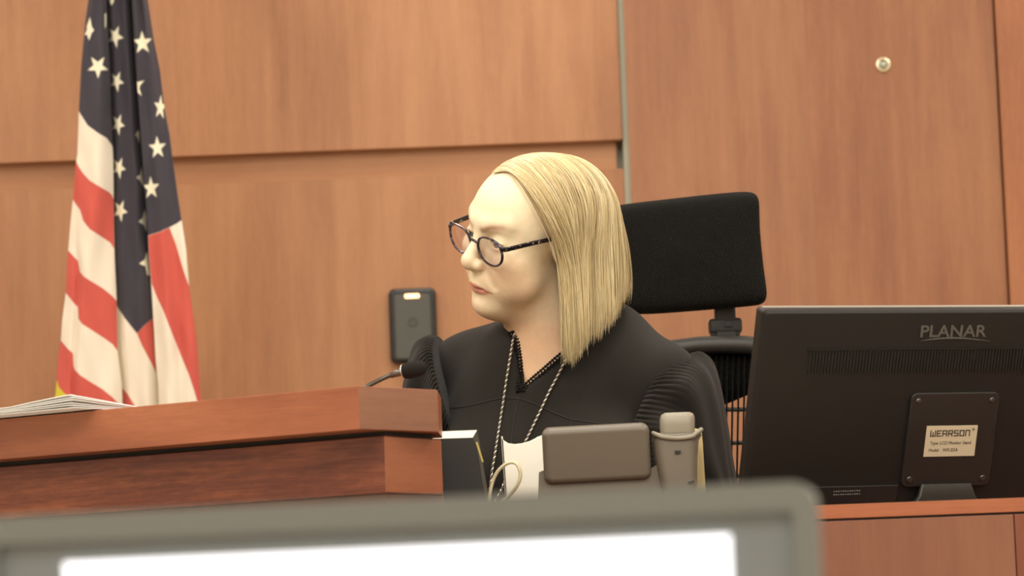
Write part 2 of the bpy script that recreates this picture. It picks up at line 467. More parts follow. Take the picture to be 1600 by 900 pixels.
tb = thing('counsel_table', (-.1, 2.25, 0), 'wooden table under the grey foreground monitor', 'table')
bm = bmesh.new(); add_box(bm, (0, 0, .73), (1.6, .75, .04), .003); bm_obj('tabletop', bm, M_bt, tb, autosmooth=.6)
for sx in (-1, 1):
    for sy in (-1, 1):
        bm = bmesh.new(); add_box(bm, (sx*.74, sy*.32, .355), (.06, .06, .71), .003); bm_obj('leg', bm, M_bt, tb, autosmooth=.6)
# ------------------------------------------------------------------ flag
def sdpoly(X, Y, poly):
    """signed distance (negative inside) to a polygon"""
    d2 = np.full(X.shape, 1e12); ins = np.zeros(X.shape, bool)
    n = len(poly)
    for i in range(n):
        ax, ay = poly[i]; bx, by = poly[(i+1) % n]
        ex, ey = bx-ax, by-ay; wx_, wy_ = X-ax, Y-ay
        t = np.clip((wx_*ex + wy_*ey) / (ex*ex + ey*ey + 1e-9), 0, 1)
        d2 = np.minimum(d2, (wx_-ex*t)**2 + (wy_-ey*t)**2)
        c = ((ay > Y) != (by > Y)) & (X < (bx-ax)*(Y-ay)/((by-ay) if by != ay else 1e-9) + ax)
        ins ^= c
    d = np.sqrt(d2); return np.where(ins, -d, d)
YF = 6.45
LX = [(-330, 168), (-180, 158), (-60, 146), (0, 138), (35, 133), (100, 127), (175, 123), (240, 121), (260, 118), (300, 115), (350, 110), (410, 105), (455, 103), (500, 97), (530, 95), (560, 91), (600, 88), (622, 86), (700, 80), (760, 78)]
RX = [(-330, 190), (-180, 206), (-60, 222), (0, 231), (60, 240), (110, 250), (170, 257), (210, 265), (250, 270), (300, 277), (345, 284), (390, 291), (450, 296), (500, 303), (540, 308), (590, 312), (622, 314), (700, 320), (760, 322)]
B1 = [(-330, 176), (-60, 168), (0, 166), (100, 171.5), (180, 174), (250, 177), (340, 178), (400, 179), (460, 182), (500, 183), (550, 184), (600, 190), (630, 191), (760, 198)]
B2 = [(-330, 182), (-60, 196), (0, 206), (100, 212), (200, 219), (290, 226), (345, 230), (400, 233), (440, 236), (490, 239), (520, 241), (560, 243), (600, 247), (632, 248), (760, 256)]
def ip(T, y): return np.interp(y, [t[0] for t in T], [t[1] for t in T])
def star(cx, cy, r, rot=0, sx=1.0, sh=0.0):
    out = []
    for k in range(10):
        a = math.radians(rot) + PI*k/5; rr = r if k % 2 == 0 else r*.40
        x, y = rr*math.sin(a)*sx, -rr*math.cos(a)
        out.append((cx + x + sh*y, cy + y))
    return out
blue = [[(60, -400), (177.5, -400), (177.5, 232), (175, 227), (167, 216), (152, 207), (137, 196), (125, 177), (110, 150)],
        [(120, -400), (260, -400), (260, 440), (245, 450), (240.5, 496), (225, 509), (214, 521), (205, 510), (195, 497), (183, 479), (150, 479)],
        [(150, -400), (400, -400), (400, 330), (284, 344), (275, 350), (265, 355), (250, 362), (231.5, 368), (150, 368)]]
red = [[(100, 225), (118, 251), (124, 262), (130, 271), (140, 282), (158, 293), (170, 300), (175, 305), (178, 312), (178.4, 389), (172, 379), (160, 371), (140, 358), (130, 345), (125, 328), (113, 311), (90, 290)],
       [(95, 378), (109, 394), (122, 408), (125, 425), (131, 432), (140, 438), (160, 450), (175, 462), (183, 471), (184.3, 549), (176, 538), (165, 530), (145, 517), (128, 506), (122.5, 498), (121.5, 480), (114, 472), (103, 458), (85, 445)],
       [(80, 518), (96, 533), (106, 545), (114, 552), (115, 572), (117, 578), (125, 586), (140, 596), (160, 608), (175, 620), (190, 636), (200, 660), (206, 720), (160, 720), (60, 640)],
       [(214, 521), (225, 509), (240.5, 496), (242, 540), (244.5, 584), (238, 570), (230, 555), (222, 540)],
       [(191, 606), (199, 615), (207, 628), (222, 652), (240, 700), (198, 760)],
       [(231.5, 368.5), (250, 362.5), (265, 355.5), (268, 364), (275, 382), (284, 414), (290, 432), (296, 448), (330, 470), (345, 720), (326, 690), (308, 626), (302, 606), (295, 585), (285, 561), (275, 536), (265, 511), (255, 485), (245, 464), (237, 443), (234, 410)]]
yellow = [[(70, 585), (87.5, 590), (92, 605), (100, 614), (112, 624), (140, 650), (150, 720), (60, 720)]]
W_, C_, R_ = 0, 1, 2
stars = [(0, [(140.5, 27), (143.5, 42), (147, 47), (143, 52), (139, 63), (136, 54), (132, 55), (136, 46), (135.5, 41)]),
         (0, star(153, 104, 18.5, 35, .95)), (1, star(180, 57, 18.5, 25, .72)), (1, star(182.5, 127, 17.5, 27, .66)),
         (2, star(222.5, 67, 19, -3, .86)), (2, [(226.5, 125), (219, 133), (217.5, 138), (221.5, 150), (216, 145), (210, 143), (212, 136), (209, 127), (217, 128)]),
         (2, star(250.5, 168, 20, 6, .52)), (1, star(184.5, 194, 18, 27, .60)), (1, star(186, 262, 18, 27, .62)), (1, star(188, 329, 18.5, 27, .64)),
         (2, star(246, 231, 18.5, -4, .78)), (2, star(236, 294, 18.5, -4, .76)),
         (1, [(215.5, 203), (218, 207), (217.5, 224), (215, 215), (211.5, 211)]),
         (1, [(221.5, 260), (223, 275), (226, 292), (222, 288), (219, 282), (213, 277), (219, 273)]),
         (1, [(226, 327), (229, 340), (229, 362), (225, 352), (216.5, 346), (223, 341)]),
         (1, [(229, 393), (233.5, 404), (234.8, 430), (230, 430), (227.5, 416), (217, 412), (226, 406)]),
         (1, [(172, -16), (178, -6), (178, 2), (174, 9), (170, 0)]),
         (0, [(163.5, 22), (166, 20), (166, 40), (164, 45)]),
         (0, star(150, -30, 17, 10, .6)), (1, star(188, -50, 17, 10, .6)), (2, star(212, -40, 17, 10, .7))]
ny, nx = 620, 264
ys = np.linspace(-330, 760, ny); ss = np.linspace(0, 1, nx)
XL, XR, X1, X2 = ip(LX, ys), ip(RX, ys), ip(B1, ys), ip(B2, ys)
n1, n2 = 100, 76; n3 = nx - n1 - n2
def seg(a, b, n, end): return a[:, None] + (b - a)[:, None] * (np.linspace(0, 1, n + (0 if end else 1))[None, :n])
GX = np.concatenate([seg(XL, X1, n1, True), seg(X1 + .15, X2, n2, True), seg(X2 + .15, XR, n3, True)], 1)
GY = np.repeat(ys[:, None], nx, 1)
reg = np.concatenate([np.zeros(n1), np.ones(n2), np.full(n3, 2)]).astype(int)[None, :].repeat(ny, 0)
u = np.concatenate([np.linspace(0, 1, n1), np.linspace(0, 1, n2), np.linspace(0, 1, n3)])[None, :].repeat(ny, 0)
tt = np.clip((GY + 60) / 760, 0, 1)
D = np.zeros_like(GX)
# left panel: broad convex roll in front, with one narrow pleat near its outer edge
Lp = -.030*np.sin(PI*np.clip(u*.86+.12, 0, 1))**.7 - .004*np.sin(u*9 + GY*.01) - .006*tt*np.sin(PI*u)
pl = np.exp(-((GX - np.interp(GY, [380, 430, 560, 640], [118, 122.5, 115.5, 114]))/4.5)**2) * np.clip((GY-250)/150, 0, 1)
Lp = Lp + .009*pl
Cp = .016 - .022*np.sin(PI*u)**.8 - .006*np.sin(u*2*PI*1.5 + .5)*(1-.3*tt) + .010*np.exp(-((u-.02)/.10)**2)
Rp = -.010 - .020*np.sin(PI*np.clip(u*.8+.2, 0, 1))**.8 - .005*np.sin(u*11 + GY*.008) + .004*np.exp(-((u-.55)/.12)**2)
D = np.where(reg == 0, Lp, np.where(reg == 1, Cp, Rp))
D += .0012*np.sin(GY*.035 + GX*.12) + .0009*np.sin(GY*.06 - GX*.2)
D *= np.clip(.55 + (GY + 330)/600, .5, 1.05)
sb = np.full(GX.shape, 1e3); sr = sb.copy(); st_ = sb.copy(); sy = sb.copy()
for i, p in enumerate(blue): sb = np.where(reg == i, sdpoly(GX, GY, p), sb)
for i, p in enumerate(red):
    rg = (0, 0, 0, 1, 1, 2)[i]; d = sdpoly(GX, GY, p); sr = np.where(reg == rg, np.minimum(sr, d), sr)
for p in yellow: sy = np.where(reg == 0, np.minimum(sy, sdpoly(GX, GY, p)), sy)
for rg, p in stars:
    d = sdpoly(GX, GY, p); st_ = np.where(reg == rg, np.minimum(st_, d), st_)
V = np.zeros((ny*nx, 3), np.float32)
gx, gy, gd = GX.ravel(), GY.ravel(), D.ravel()
dirv = np.array(fwd)*FPX + np.outer(gx-800, np.array(cr)) + np.outer(450-gy, np.array(cu))
V = np.array(CAM) + dirv * ((YF + gd) / dirv[:, 1])[:, None]
idx = np.arange(ny*nx).reshape(ny, nx)
F = np.stack([idx[:-1, :-1], idx[1:, :-1], idx[1:, 1:], idx[:-1, 1:]], -1).reshape(-1, 4)
m, nt, b = new_mat('flag_cloth'); M_flag = m
cur = None
base = nt.nodes.new('ShaderNodeRGB'); base.outputs[0].default_value = (*s2l((236, 224, 204)), 1); cur = base.outputs[0]
for an, col, w in (('sd_red', (204, 92, 80), .5), ('sd_blue', (66, 62, 70), .5), ('sd_star', (240, 234, 206), .6), ('sd_yellow', (214, 200, 60), .5)):
    at = nt.nodes.new('ShaderNodeAttribute'); at.attribute_name = an
    mr = nt.nodes.new('ShaderNodeMapRange'); mr.inputs['From Min'].default_value = -w; mr.inputs['From Max'].default_value = w
    mr.inputs['To Min'].default_value = 1; mr.inputs['To Max'].default_value = 0
    L(nt, at.outputs['Fac'], mr.inputs['Value'])
    mx = nt.nodes.new('ShaderNodeMix'); mx.data_type = 'RGBA'; mx.inputs['B'].default_value = (*s2l(col), 1)
    L(nt, cur, mx.inputs['A']); L(nt, mr.outputs['Result'], mx.inputs['Factor']); cur = mx.outputs['Result']
L(nt, cur, b.inputs['Base Color']); b.inputs['Roughness'].default_value = .75; b.inputs['Specular IOR Level'].default_value = .2
b.inputs['Sheen Weight'].default_value = .1
fb = P(200, 400, YF + .05)
flag = thing('american_flag', (fb.x, YF + .05, ZP), 'red white and blue flag with white stars hanging in folds from a pole', 'flag')
fc = np_mesh('cloth', V, F, M_flag, flag)
for n_, a_ in (('sd_red', sr), ('sd_blue', sb), ('sd_star', st_), ('sd_yellow', sy)): attr_f(fc, n_, a_.ravel())
md = fc.modifiers.new('s', 'SOLIDIFY'); md.thickness = .0008
M_pole = wood('pole_wood', s2l((120, 80, 45)), s2l((150, 100, 60)), s2l((170, 120, 75)), 'Z', seed=14)
bm = bmesh.new(); lathe_bm(bm, [(.013, .05), (.013, 2.40)], 24); bm_obj('pole', bm, M_pole, flag, autosmooth=.6)
bm = bmesh.new(); lathe_bm(bm, [(.14, 0), (.14, .02), (.11, .045), (.04, .065), (.02, .09)], 40); bm_obj('base', bm, M_brass, flag, autosmooth=.6)
bm = bmesh.new(); lathe_bm(bm, [(.014, 2.39), (.02, 2.40), (.02, 2.42), (.008, 2.43), (.018, 2.46), (.012, 2.50), (.001, 2.55)], 24); bm_obj('finial', bm, M_brass, flag, autosmooth=.8)

# ------------------------------------------------------------------ office chair
hc = P(1082, 392, 5.50)
cyaw = math.radians(8)
ch = thing('office_chair', (hc.x - .06, 5.36, ZP), 'black mesh office chair with tall headrest behind the seated person', 'chair')
M_mesh, nt, b = new_mat('black_mesh_fabric')
b.inputs['Base Color'].default_value = (.022, .021, .019, 1); b.inputs['Roughness'].default_value = .85; b.inputs['Specular IOR Level'].default_value = .12
tc = nt.nodes.new('ShaderNodeTexCoord'); hs = []
for rot in (35, -35):
    mp = nt.nodes.new('ShaderNodeMapping'); mp.inputs['Rotation'].default_value = (0, math.radians(rot), 0); mp.inputs['Scale'].default_value = (1, 1, 1)
    L(nt, tc.outputs['Object'], mp.inputs['Vector'])
    wv = nt.nodes.new('ShaderNodeTexWave'); wv.wave_type = 'BANDS'; wv.bands_direction = 'Z'; wv.inputs['Scale'].default_value = 95; wv.inputs['Distortion'].default_value = 0
    L(nt, mp.outputs['Vector'], wv.inputs['Vector']); hs.append(wv.outputs['Fac'])
mu = nt.nodes.new('ShaderNodeMath'); mu.operation = 'MULTIPLY'; L(nt, hs[0], mu.inputs[0]); L(nt, hs[1], mu.inputs[1])
bp = nt.nodes.new('ShaderNodeBump'); bp.inputs['Strength'].default_value = .8; bp.inputs['Distance'].default_value = .002
L(nt, mu.outputs[0], bp.inputs['Height']); L(nt, bp.outputs['Normal'], b.inputs['Normal'])
mx = nt.nodes.new('ShaderNodeMix'); mx.data_type = 'RGBA'; mx.inputs['A'].default_value = (.006, .006, .005, 1); mx.inputs['B'].default_value = (.022, .020, .017, 1)
L(nt, mu.outputs[0], mx.inputs['Factor']); L(nt, mx.outputs['Result'], b.inputs['Base Color'])
# headrest cushion: outline traced in its own plane, curved pad
def hp(px, py, dy=0.0):
    t = (px - 1085) / 110.0
    return P(px, py, 5.50 - .022*t - .030*t*t + dy)
top = [(945, 324), (975, 318), (1030, 312), (1090, 305), (1140, 300), (1165, 298.5), (1178, 300), (1185, 306), (1187.5, 318)]
right = [(1187.5, 340), (1188.5, 365), (1191, 390), (1193.5, 415), (1197, 440), (1199.5, 458), (1198, 470), (1190, 477)]
bot = [(1175, 479), (1130, 483), (1080, 487), (1030, 491), (1000, 492), (970, 491), (955, 480)]
left = [(950, 440), (946, 400), (943, 360)]
outl = top + right + bot + left
cx0, cy0 = 1075, 395
NR = len(outl)
rings = []
def sc_ring(s, dy): return [hp(cx0 + (x-cx0)*s, cy0 + (y-cy0)*s, dy) for x, y in outl]
bm = bmesh.new()
seq = [(.30, -.034), (.6, -.033), (.82, -.030), (.92, -.025), (.975, -.016), (1.0, .0), (.985, .012), (.94, .020), (.8, .024), (.4, .026)]
add_pillow(bm, [sc_ring(s, dy) for s, dy in seq])
hr = bm_obj('headrest', bm, M_mesh, ch, smooth=True, local=False)
sd_ = hr.modifiers.new('sub', 'SUBSURF'); sd_.levels = 1; sd_.render_levels = 2
# stem and bracket
bm = bmesh.new()
c0 = P(1133, 500, 5.52); add_box(bm, c0, (.033, .024, .075), .004)
bm_obj('headrest_stem', bm, M_black, ch, local=False, autosmooth=.6)
bm = bmesh.new()
c0 = P(1133, 510, 5.525); add_box(bm, c0, (.052, .036, .024), .005)
add_box(bm, c0 + Vector((.004, -.019, .002)), (.012, .004, .010), .001)
add_box(bm, P(1133, 521, 5.525), (.046, .030, .012), .003)
bm_obj('headrest_bracket', bm, M_black, ch, local=False, autosmooth=.6)
# backrest frame: top rail + uprights, mesh of vertical slats
M_rail = plain('chair_frame_plastic', (.040, .037, .031), .5, bump=.15, bscale=1200)
def bpnt(px, py, dy=0.0):
    t = (px - 1075) / 130.0
    return P(px, py, 5.50 + .03*t*t*-1 + dy)
up_ = [(960, 552), (1000, 541), (1050, 531), (1090, 526), (1130, 524), (1165, 524.5), (1190, 528), (1205, 540)]
lo_ = [(960, 575), (1000, 566), (1050, 557), (1090, 553), (1130, 552), (1165, 553), (1190, 557), (1200, 566)]
bm = bmesh.new(); rr_ = []
for (ax, ay), (bx, by) in zip(up_, lo_):
    ring = []
    for k in range(12):
        a = 2*PI*k/12; t = .5 - .5*math.cos(a)
        ring.append(bpnt(ax + (bx-ax)*t, ay + (by-ay)*t, .016*math.sin(a)))
    rr_.append(ring)
add_pillow(bm, rr_)
# side uprights
for xs_ in ((1192, 1206), (946, 962)):
    ring2 = []
    for yy in (540, 600, 680, 760, 830, 880):
        sl = 0 if xs_[0] > 1000 else 0
        ring = []
        for k in range(10):
            a = 2*PI*k/10; ring.append(bpnt((xs_[0]+xs_[1])/2 + (xs_[1]-xs_[0])/2*math.cos(a) + sl, yy, .014*math.sin(a) - .02*((yy-540)/340.0)))
        ring2.append(ring)
    add_pillow(bm, ring2)
bm_obj('backrest_frame', bm, M_rail, ch, local=False, autosmooth=.9)
parts = []
for i in range(26):
    x0 = 966 + i*9.0; lean = -6
    pts = [bpnt(x0 + lean*k/8.0, np.interp(x0, [p[0] for p in lo_], [p[1] for p in lo_]) - 3 + k*40, .004 - .02*k/8) for k in range(9)]
    parts.append(tube(pts, .0031, 6, flat=.5))
pan = [[bpnt(x, np.interp(x, [p[0] for p in lo_], [p[1] for p in lo_]) - 4, .012) for x in range(960, 1204, 12)], [bpnt(x, 604 + (1200-x)*.42, .012) for x in range(960, 1204, 12)]]
npn = len(pan[0]); V0 = [p for r in pan for p in r] + [p + Vector((0, .003, 0)) for r in pan for p in r]
F0 = [(i, i+1, npn+i+1, npn+i) for i in range(npn-1)] + [(2*npn+i, 3*npn+i, 3*npn+i+1, 2*npn+i+1) for i in range(npn-1)] + [(i, 2*npn+i, 2*npn+i+1, i+1) for i in range(npn-1)] + [(npn+i, npn+i+1, 3*npn+i+1, 3*npn+i) for i in range(npn-1)]
parts.append((V0, F0))
V, F = merge(*parts)
mesh_obj('backrest_mesh', V, F, M_mesh, ch, smooth=True)
parts = []
for k in range(5):
    pts = [bpnt(x, 640 + k*52 , .006) for x in range(960, 1200, 20)]
    parts.append(tube(pts, .0035, 6))
V, F = merge(*parts); mesh_obj('backrest_brace', V, F, M_rail, ch, smooth=True)
bm = bmesh.new(); rounded_slab(bm, .50, .48, .08, .10, .03, Matrix.Translation((0, -.22, .44)) @ Matrix.Rotation(PI/2, 4, 'X'))
bm_obj('seat', bm, M_mesh, ch, autosmooth=1.0)
bm = bmesh.new(); lathe_bm(bm, [(.03, .09), (.03, .40), (.06, .405)], 24, Matrix.Translation((0, -.2, 0))); bm_obj('gas_lift', bm, M_black, ch, autosmooth=.6)
bm = bmesh.new(); add_box(bm, (0, .09, .43), (.08, .30, .03), .008); add_box(bm, (.01, .17, .52), (.07, .03, .24), .008); bm_obj('back_bracket', bm, M_rail, ch, autosmooth=.6)
for k in range(5):
    a = 2*PI*k/5 + .3; c, s = math.cos(a), math.sin(a)
    V, F = tube([(0, -.2, .10), (.15*c, -.2+.15*s, .09), (.29*c, -.2+.29*s, .07)], [.026, .022, .016], 10)
    lg = mesh_obj('leg', V, F, M_rail, ch, smooth=True, local=True)
    bm = bmesh.new(); lathe_bm(bm, [(.010, -.022), (.026, -.020), (.029, -.01), (.029, .01), (.026, .020), (.010, .022)], 20, Matrix.Translation((.29*c, -.2+.29*s, .03)) @ Matrix.Rotation(a, 4, 'Z') @ Matrix.Rotation(PI/2, 4, 'X'))
    bm_obj('caster', bm, M_black, lg, autosmooth=.6)

# ------------------------------------------------------------------ lettering helpers
def text_mesh(name, body, size, mat, parent, M, depth=.0004, bold=0.0, sx=1.0, spacing=1.0):
    cu_ = bpy.data.curves.new(name, 'FONT'); cu_.body = body; cu_.size = size; cu_.extrude = depth
    cu_.offset = bold; cu_.align_x = 'CENTER'; cu_.align_y = 'CENTER'; cu_.space_character = spacing; cu_.resolution_u = 4
    ob = bpy.data.objects.new(name + '_tmp', cu_); COL.objects.link(ob)
    dg = bpy.context.evaluated_depsgraph_get(); me = bpy.data.meshes.new_from_object(ob.evaluated_get(dg))
    bpy.data.objects.remove(ob); bpy.data.curves.remove(cu_)
    me.transform(M @ Matrix.Diagonal((sx, 1, 1, 1)))
    me.materials.clear(); me.materials.append(mat); me.name = name
    o = bpy.data.objects.new(name, me); COL.objects.link(o); o.parent = parent; return o

# ------------------------------------------------------------------ monitor seen from behind
myaw = math.radians(20); mt = math.radians(21)
PW, PH = .545, .335
corner = P(1190.5, 484, 4.60)
Rm = Matrix.Rotation(myaw, 4, 'Z') @ Matrix.Rotation(mt, 4, 'X')     # panel frame: x width, y away from camera, z up the panel
org = corner - (Rm @ Vector((-PW/2, -.012, PH/2)))
base_c = Vector((org.x, org.y, zw)) + Matrix.Rotation(myaw, 3, 'Z') @ Vector((0, .0, 0))
mon = thing('computer_monitor', base_c, 'black monitor seen from behind, tilted back on its stand at the right of the bench', 'monitor')
T0 = Matrix.Translation(org - base_c) @ Rm
bm = bmesh.new()
# tapered rear shell: wide front rim, sloping into the flat back
def rect_ring(w, h, r, y, dz=0): return [(x, y, z + dz) for x, z in rrect(w, h, r, 5)]
add_pillow(bm, [rect_ring(PW-.002, PH-.002, .004, .0060), rect_ring(PW, PH, .005, .0050), rect_ring(PW, PH, .005, -.0125), rect_ring(PW-.0015, PH-.0015, .0045, -.0140), rect_ring(PW-.010, PH-.008, .004, -.0168), rect_ring(PW-.012, PH-.010, .004, -.017)], T0)
shell = bm_obj('rear_housing', bm, M_mon, mon, autosmooth=.45)
bm = bmesh.new(); add_box(bm, (0, .001, PH/2 + .0002), (PW - .012, .0085, .0012), .0003); bmesh.ops.transform(bm, matrix=T0, verts=bm.verts[:])
fb_ = bm_obj('top_trim', bm, plain('bezel_silver_grey', (.34, .31, .26), .4, .3), mon); fb_['label'] = 'thin pale trim along the top edge'
def lm(px, py):
    """pixel -> local x,z on the back plane (y=-.017) of the panel"""
    d = ray(px, py); n = (Rm @ Vector((0, -1, 0, 0))).to_3d() if False else (Rm.to_3x3() @ Vector((0, -1, 0)))
    p0 = org + Rm.to_3x3() @ Vector((0, -.017, 0)); t = (p0 - CAM).dot(n) / d.dot(n)
    q = Rm.to_3x3().inverted() @ (CAM + d*t - org); return q.x, q.z
bm = bmesh.new(); add_box(bm, (0, .0062, 0), (PW-.03, .002, PH-.03)); bmesh.ops.transform(bm, matrix=T0, verts=bm.verts[:])
bm_obj('screen', bm, M_blackg, mon)
# vent band with vertical ribs
x0, z0 = lm(1264, 545); x1, z1 = lm(1600, 582); x1 = PW/2 - (x0 + PW/2)
zt_ = (lm(1264, 546)[1] + lm(1598, 546)[1])/2; zb_ = (lm(1264, 582)[1] + lm(1598, 582)[1])/2
M_vent = plain('vent_black', (.016, .015, .013), .6)
bm = bmesh.new(); add_box(bm, ((x0+x1)/2, -.0165, (zt_+zb_)/2), (x1-x0, .002, zt_-zb_)); bmesh.ops.transform(bm, matrix=T0, verts=bm.verts[:])
vb = bm_obj('vent_grille', bm, M_vent, mon)
bm = bmesh.new(); nrib = 88
for i in range(nrib):
    x = x0 + (x1-x0)*(i+.5)/nrib; add_box(bm, (x, -.0180, (zt_+zb_)/2), ((x1-x0)/nrib*.5, .0026, (zt_-zb_)*.97))
bmesh.ops.transform(bm, matrix=T0, verts=bm.verts[:]); bm_obj('vent_ribs', bm, M_mon, vb)
bm = bmesh.new(); add_box(bm, ((x0+x1)/2, -.0178, zt_+.0012), (x1-x0+.004, .003, .0016)); bmesh.ops.transform(bm, matrix=T0, verts=bm.verts[:]); bm_obj('vent_lip', bm, M_mon, vb)
# logo with its swoosh
FX = Matrix.Rotation(PI/2, 4, 'X')
lx, lz = lm(1490, 517); M_logo = plain('logo_grey', (.085, .08, .068), .5)
cap = (lm(1490, 508)[1] - lm(1490, 526)[1])
lw = lm(1541, 517)[0] - lm(1438, 517)[0]
lg = text_mesh('logo', 'PLANAR', cap/.70, M_logo, mon, Matrix.Identity(4), .0004, bold=cap*.025)
xsn = [v.co.x for v in lg.data.vertices]; kx = lw / (max(xsn)-min(xsn)); xm_ = (max(xsn)+min(xsn))/2; ym_ = (max(v.co.y for v in lg.data.vertices)+min(v.co.y for v in lg.data.vertices))/2
lg.data.transform(T0 @ Matrix.Translation((lx, -.0178, lz)) @ FX @ Matrix.Diagonal((kx, 1, 1, 1)) @ Matrix.Translation((-xm_, -ym_, 0)))
lg['label'] = 'raised grey capital lettering'
sw_ = []
for (a_, b_, c_) in ((1437, 532.3, .0002), (1455, 529.6, .0009), (1475, 527.9, .0011), (1490, 527.6, .0011), (1508, 528.2, .0010), (1530, 530.3, .0006), (1546, 532.3, .0002)):
    q = lm(a_, b_ + .5); sw_.append(((q[0], -.0178, q[1]), c_))
cpts = catmull([s[0] for s in sw_], 6); crad = list(np.interp(np.linspace(0, 6, len(cpts)), range(7), [s[1] for s in sw_]))
V, F = tube(cpts, crad, 6); V = [T0 @ Vector(v) for v in V]; mesh_obj('logo_swoosh', V, F, M_logo, lg, local=True)
# mounting plate, screws, maker's label
pl_ = [lm(1424, 613), lm(1561, 611), lm(1541, 758), lm(1404, 758)]
pw = ((pl_[1][0]-pl_[0][0]) + (pl_[2][0]-pl_[3][0]))/2; ph = ((pl_[0][1]-pl_[3][1]) + (pl_[1][1]-pl_[2][1]))/2
pcx = sum(p[0] for p in pl_)/4; pcz = sum(p[1] for p in pl_)/4
print('PLATE', pw, ph, pl_)
bm = bmesh.new(); rounded_slab(bm, pw, ph, .006, .009, .0014, T0 @ Matrix.Translation((pcx, -.0195, pcz)))
plate = bm_obj('mounting_plate', bm, plain('plate_black', (.017, .015, .013), .4), mon, autosmooth=.6)
for sx in (-1, 1):
    for sz in (-1, 1):
        bm = bmesh.new(); lathe_bm(bm, [(.0042, 0), (.0042, .0008), (.0034, .0018), (.0012, .0022)], 16, T0 @ Matrix.Translation((pcx + sx*(pw/2-.011), -.0225, pcz + sz*(ph/2-.011))) @ FX)
        bm_obj('screw', bm, plain('dark_screw', (.10, .10, .095), .3, .8), plate, autosmooth=.6)
lq = [lm(1446, 664), lm(1526, 662), lm(1518, 711), lm(1439, 711)]
lw = ((lq[1][0]-lq[0][0]) + (lq[2][0]-lq[3][0]))/2; lh = ((lq[0][1]-lq[3][1]) + (lq[1][1]-lq[2][1]))/2
lcx = sum(p[0] for p in lq)/4; lcz = sum(p[1] for p in lq)/4
bm = bmesh.new(); add_box(bm, (lcx, -.0229, lcz), (lw, .0008, lh), .0003); bmesh.ops.transform(bm, matrix=T0, verts=bm.verts[:])
lab = bm_obj('maker_label', bm, plain('label_silver', s2l((206, 196, 168)), .45, .1), plate)
lab['label'] = 'silver rectangular maker label'
M_ink = plain('label_ink', (.035, .03, .027), .6)
GL = {'W': [[(0,1),(0,0),(1,0),(1,1)], [(.5,0),(.5,.65)]], 'E': [[(1,1),(0,1),(0,0),(1,0)], [(0,.5),(.85,.5)]], 'A': [[(0,0),(0,1),(1,1),(1,0)], [(0,.42),(1,.42)]],
      'R': [[(0,0),(0,1),(1,1),(1,.45),(0,.45)], [(.55,.45),(1,0)]], 'S': [[(1,1),(0,1),(0,.5),(1,.5),(1,0),(0,0)]], 'O': [[(0,0),(0,1),(1,1),(1,0),(0,0)]], 'N': [[(0,0),(0,1),(1,1),(1,0)]]}
bm = bmesh.new()
tw = lw*.80/7.15; th_ = lh*.17; sk = .0
xx = lcx - lw*.41; zz = lcz + lh*.17
for c in 'WEARSON':
    w = tw*(.66 if c != 'W' else .80)
    for st in GL[c]:
        for (ax, az), (bx, bz) in zip(st[:-1], st[1:]):
            p, q = Vector((xx+ax*w, -.0234, zz+az*th_)), Vector((xx+bx*w, -.0234, zz+bz*th_))
            d = q - p; ln = d.length; ang = math.atan2(d.z, d.x)
            add_box(bm, (p+q)/2, (ln + tw*.16, .0004, tw*.17 if abs(d.z) < 1e-6 else tw*.19), rot=Matrix.Rotation(-ang, 3, 'Y')) if False else None
            vs = add_box(bm, (0, 0, 0), (ln + tw*.17, .0004, tw*.17)); bmesh.ops.rotate(bm, cent=(0,0,0), matrix=Matrix.Rotation(-ang, 3, 'Y'), verts=vs); bmesh.ops.translate(bm, vec=(p+q)/2, verts=vs)
    xx += tw if c != 'W' else tw*1.12
bmesh.ops.transform(bm, matrix=T0, verts=bm.verts[:]); bm_obj('label_name', bm, M_ink, lab)
def ltext(name, s, cx_, cz_, w, size):
    o = text_mesh(name, s, size, M_ink, lab, Matrix.Identity(4), .0001)
    xs2 = [v.co.x for v in o.data.vertices]; k = w/(max(xs2)-min(xs2)); m_ = (max(xs2)+min(xs2))/2
    o.data.transform(T0 @ Matrix.Translation((cx_, -.0235, cz_)) @ FX @ Matrix.Diagonal((k, 1, 1, 1)) @ Matrix.Translation((-m_, 0, 0)))
ltext('label_text', 'Type: LCD Monitor Stand', lcx, lcz - lh*.06, lw*.80, lh*.15)
ltext('label_text', 'Model:', lcx - lw*.31, lcz - lh*.29, lw*.20, lh*.14)
ltext('label_text', 'WS-03A', lcx + lw*.01, lcz - lh*.29, lw*.30, lh*.16)
ltext('label_text', '®', lcx + lw*.42, lcz + lh*.36, lw*.05, lh*.13)
# connector bay at the panel's lower edge, stand arm and base
q0 = lm(1300, 757); q1 = lm(1392, 757)
bm = bmesh.new(); add_box(bm, ((q0[0]+q1[0])/2 - .02, -.0175, q0[1]-.02), (q1[0]-q0[0]+.06, .004, .036), .001); bmesh.ops.transform(bm, matrix=T0, verts=bm.verts[:])
bay = bm_obj('connector_bay', bm, M_blackg, mon)
bm = bmesh.new()
for r_ in range(2):
    for i in range(12):
        q = lm(1302 + i*3.6, 767 + r_*5 - i*.13); add_box(bm, (q[0], -.0197, q[1]), (.0018 if (i*7+r_) % 3 else .0010, .0006, .0012))
bmesh.ops.transform(bm, matrix=T0, verts=bm.verts[:]); bm_obj('port_markings', bm, plain('port_print', (.30, .30, .27), .6), bay)
bm = bmesh.new()
aq = T0 @ Vector((pcx, -.024, pcz - ph/2 + .004)); aq2 = T0 @ Vector((pcx, -.028, pcz - ph/2 - .012))
Vn = Matrix.Rotation(myaw, 3, 'Z')
def arm_ring(c, w, d):
    c = Vector(c); ex, ey = Vn @ Vector((1, 0, 0)), Vn @ Vector((0, 1, 0))
    return [c + ex*x + ey*y for x, y in rrect(w, d, .004, 3)]
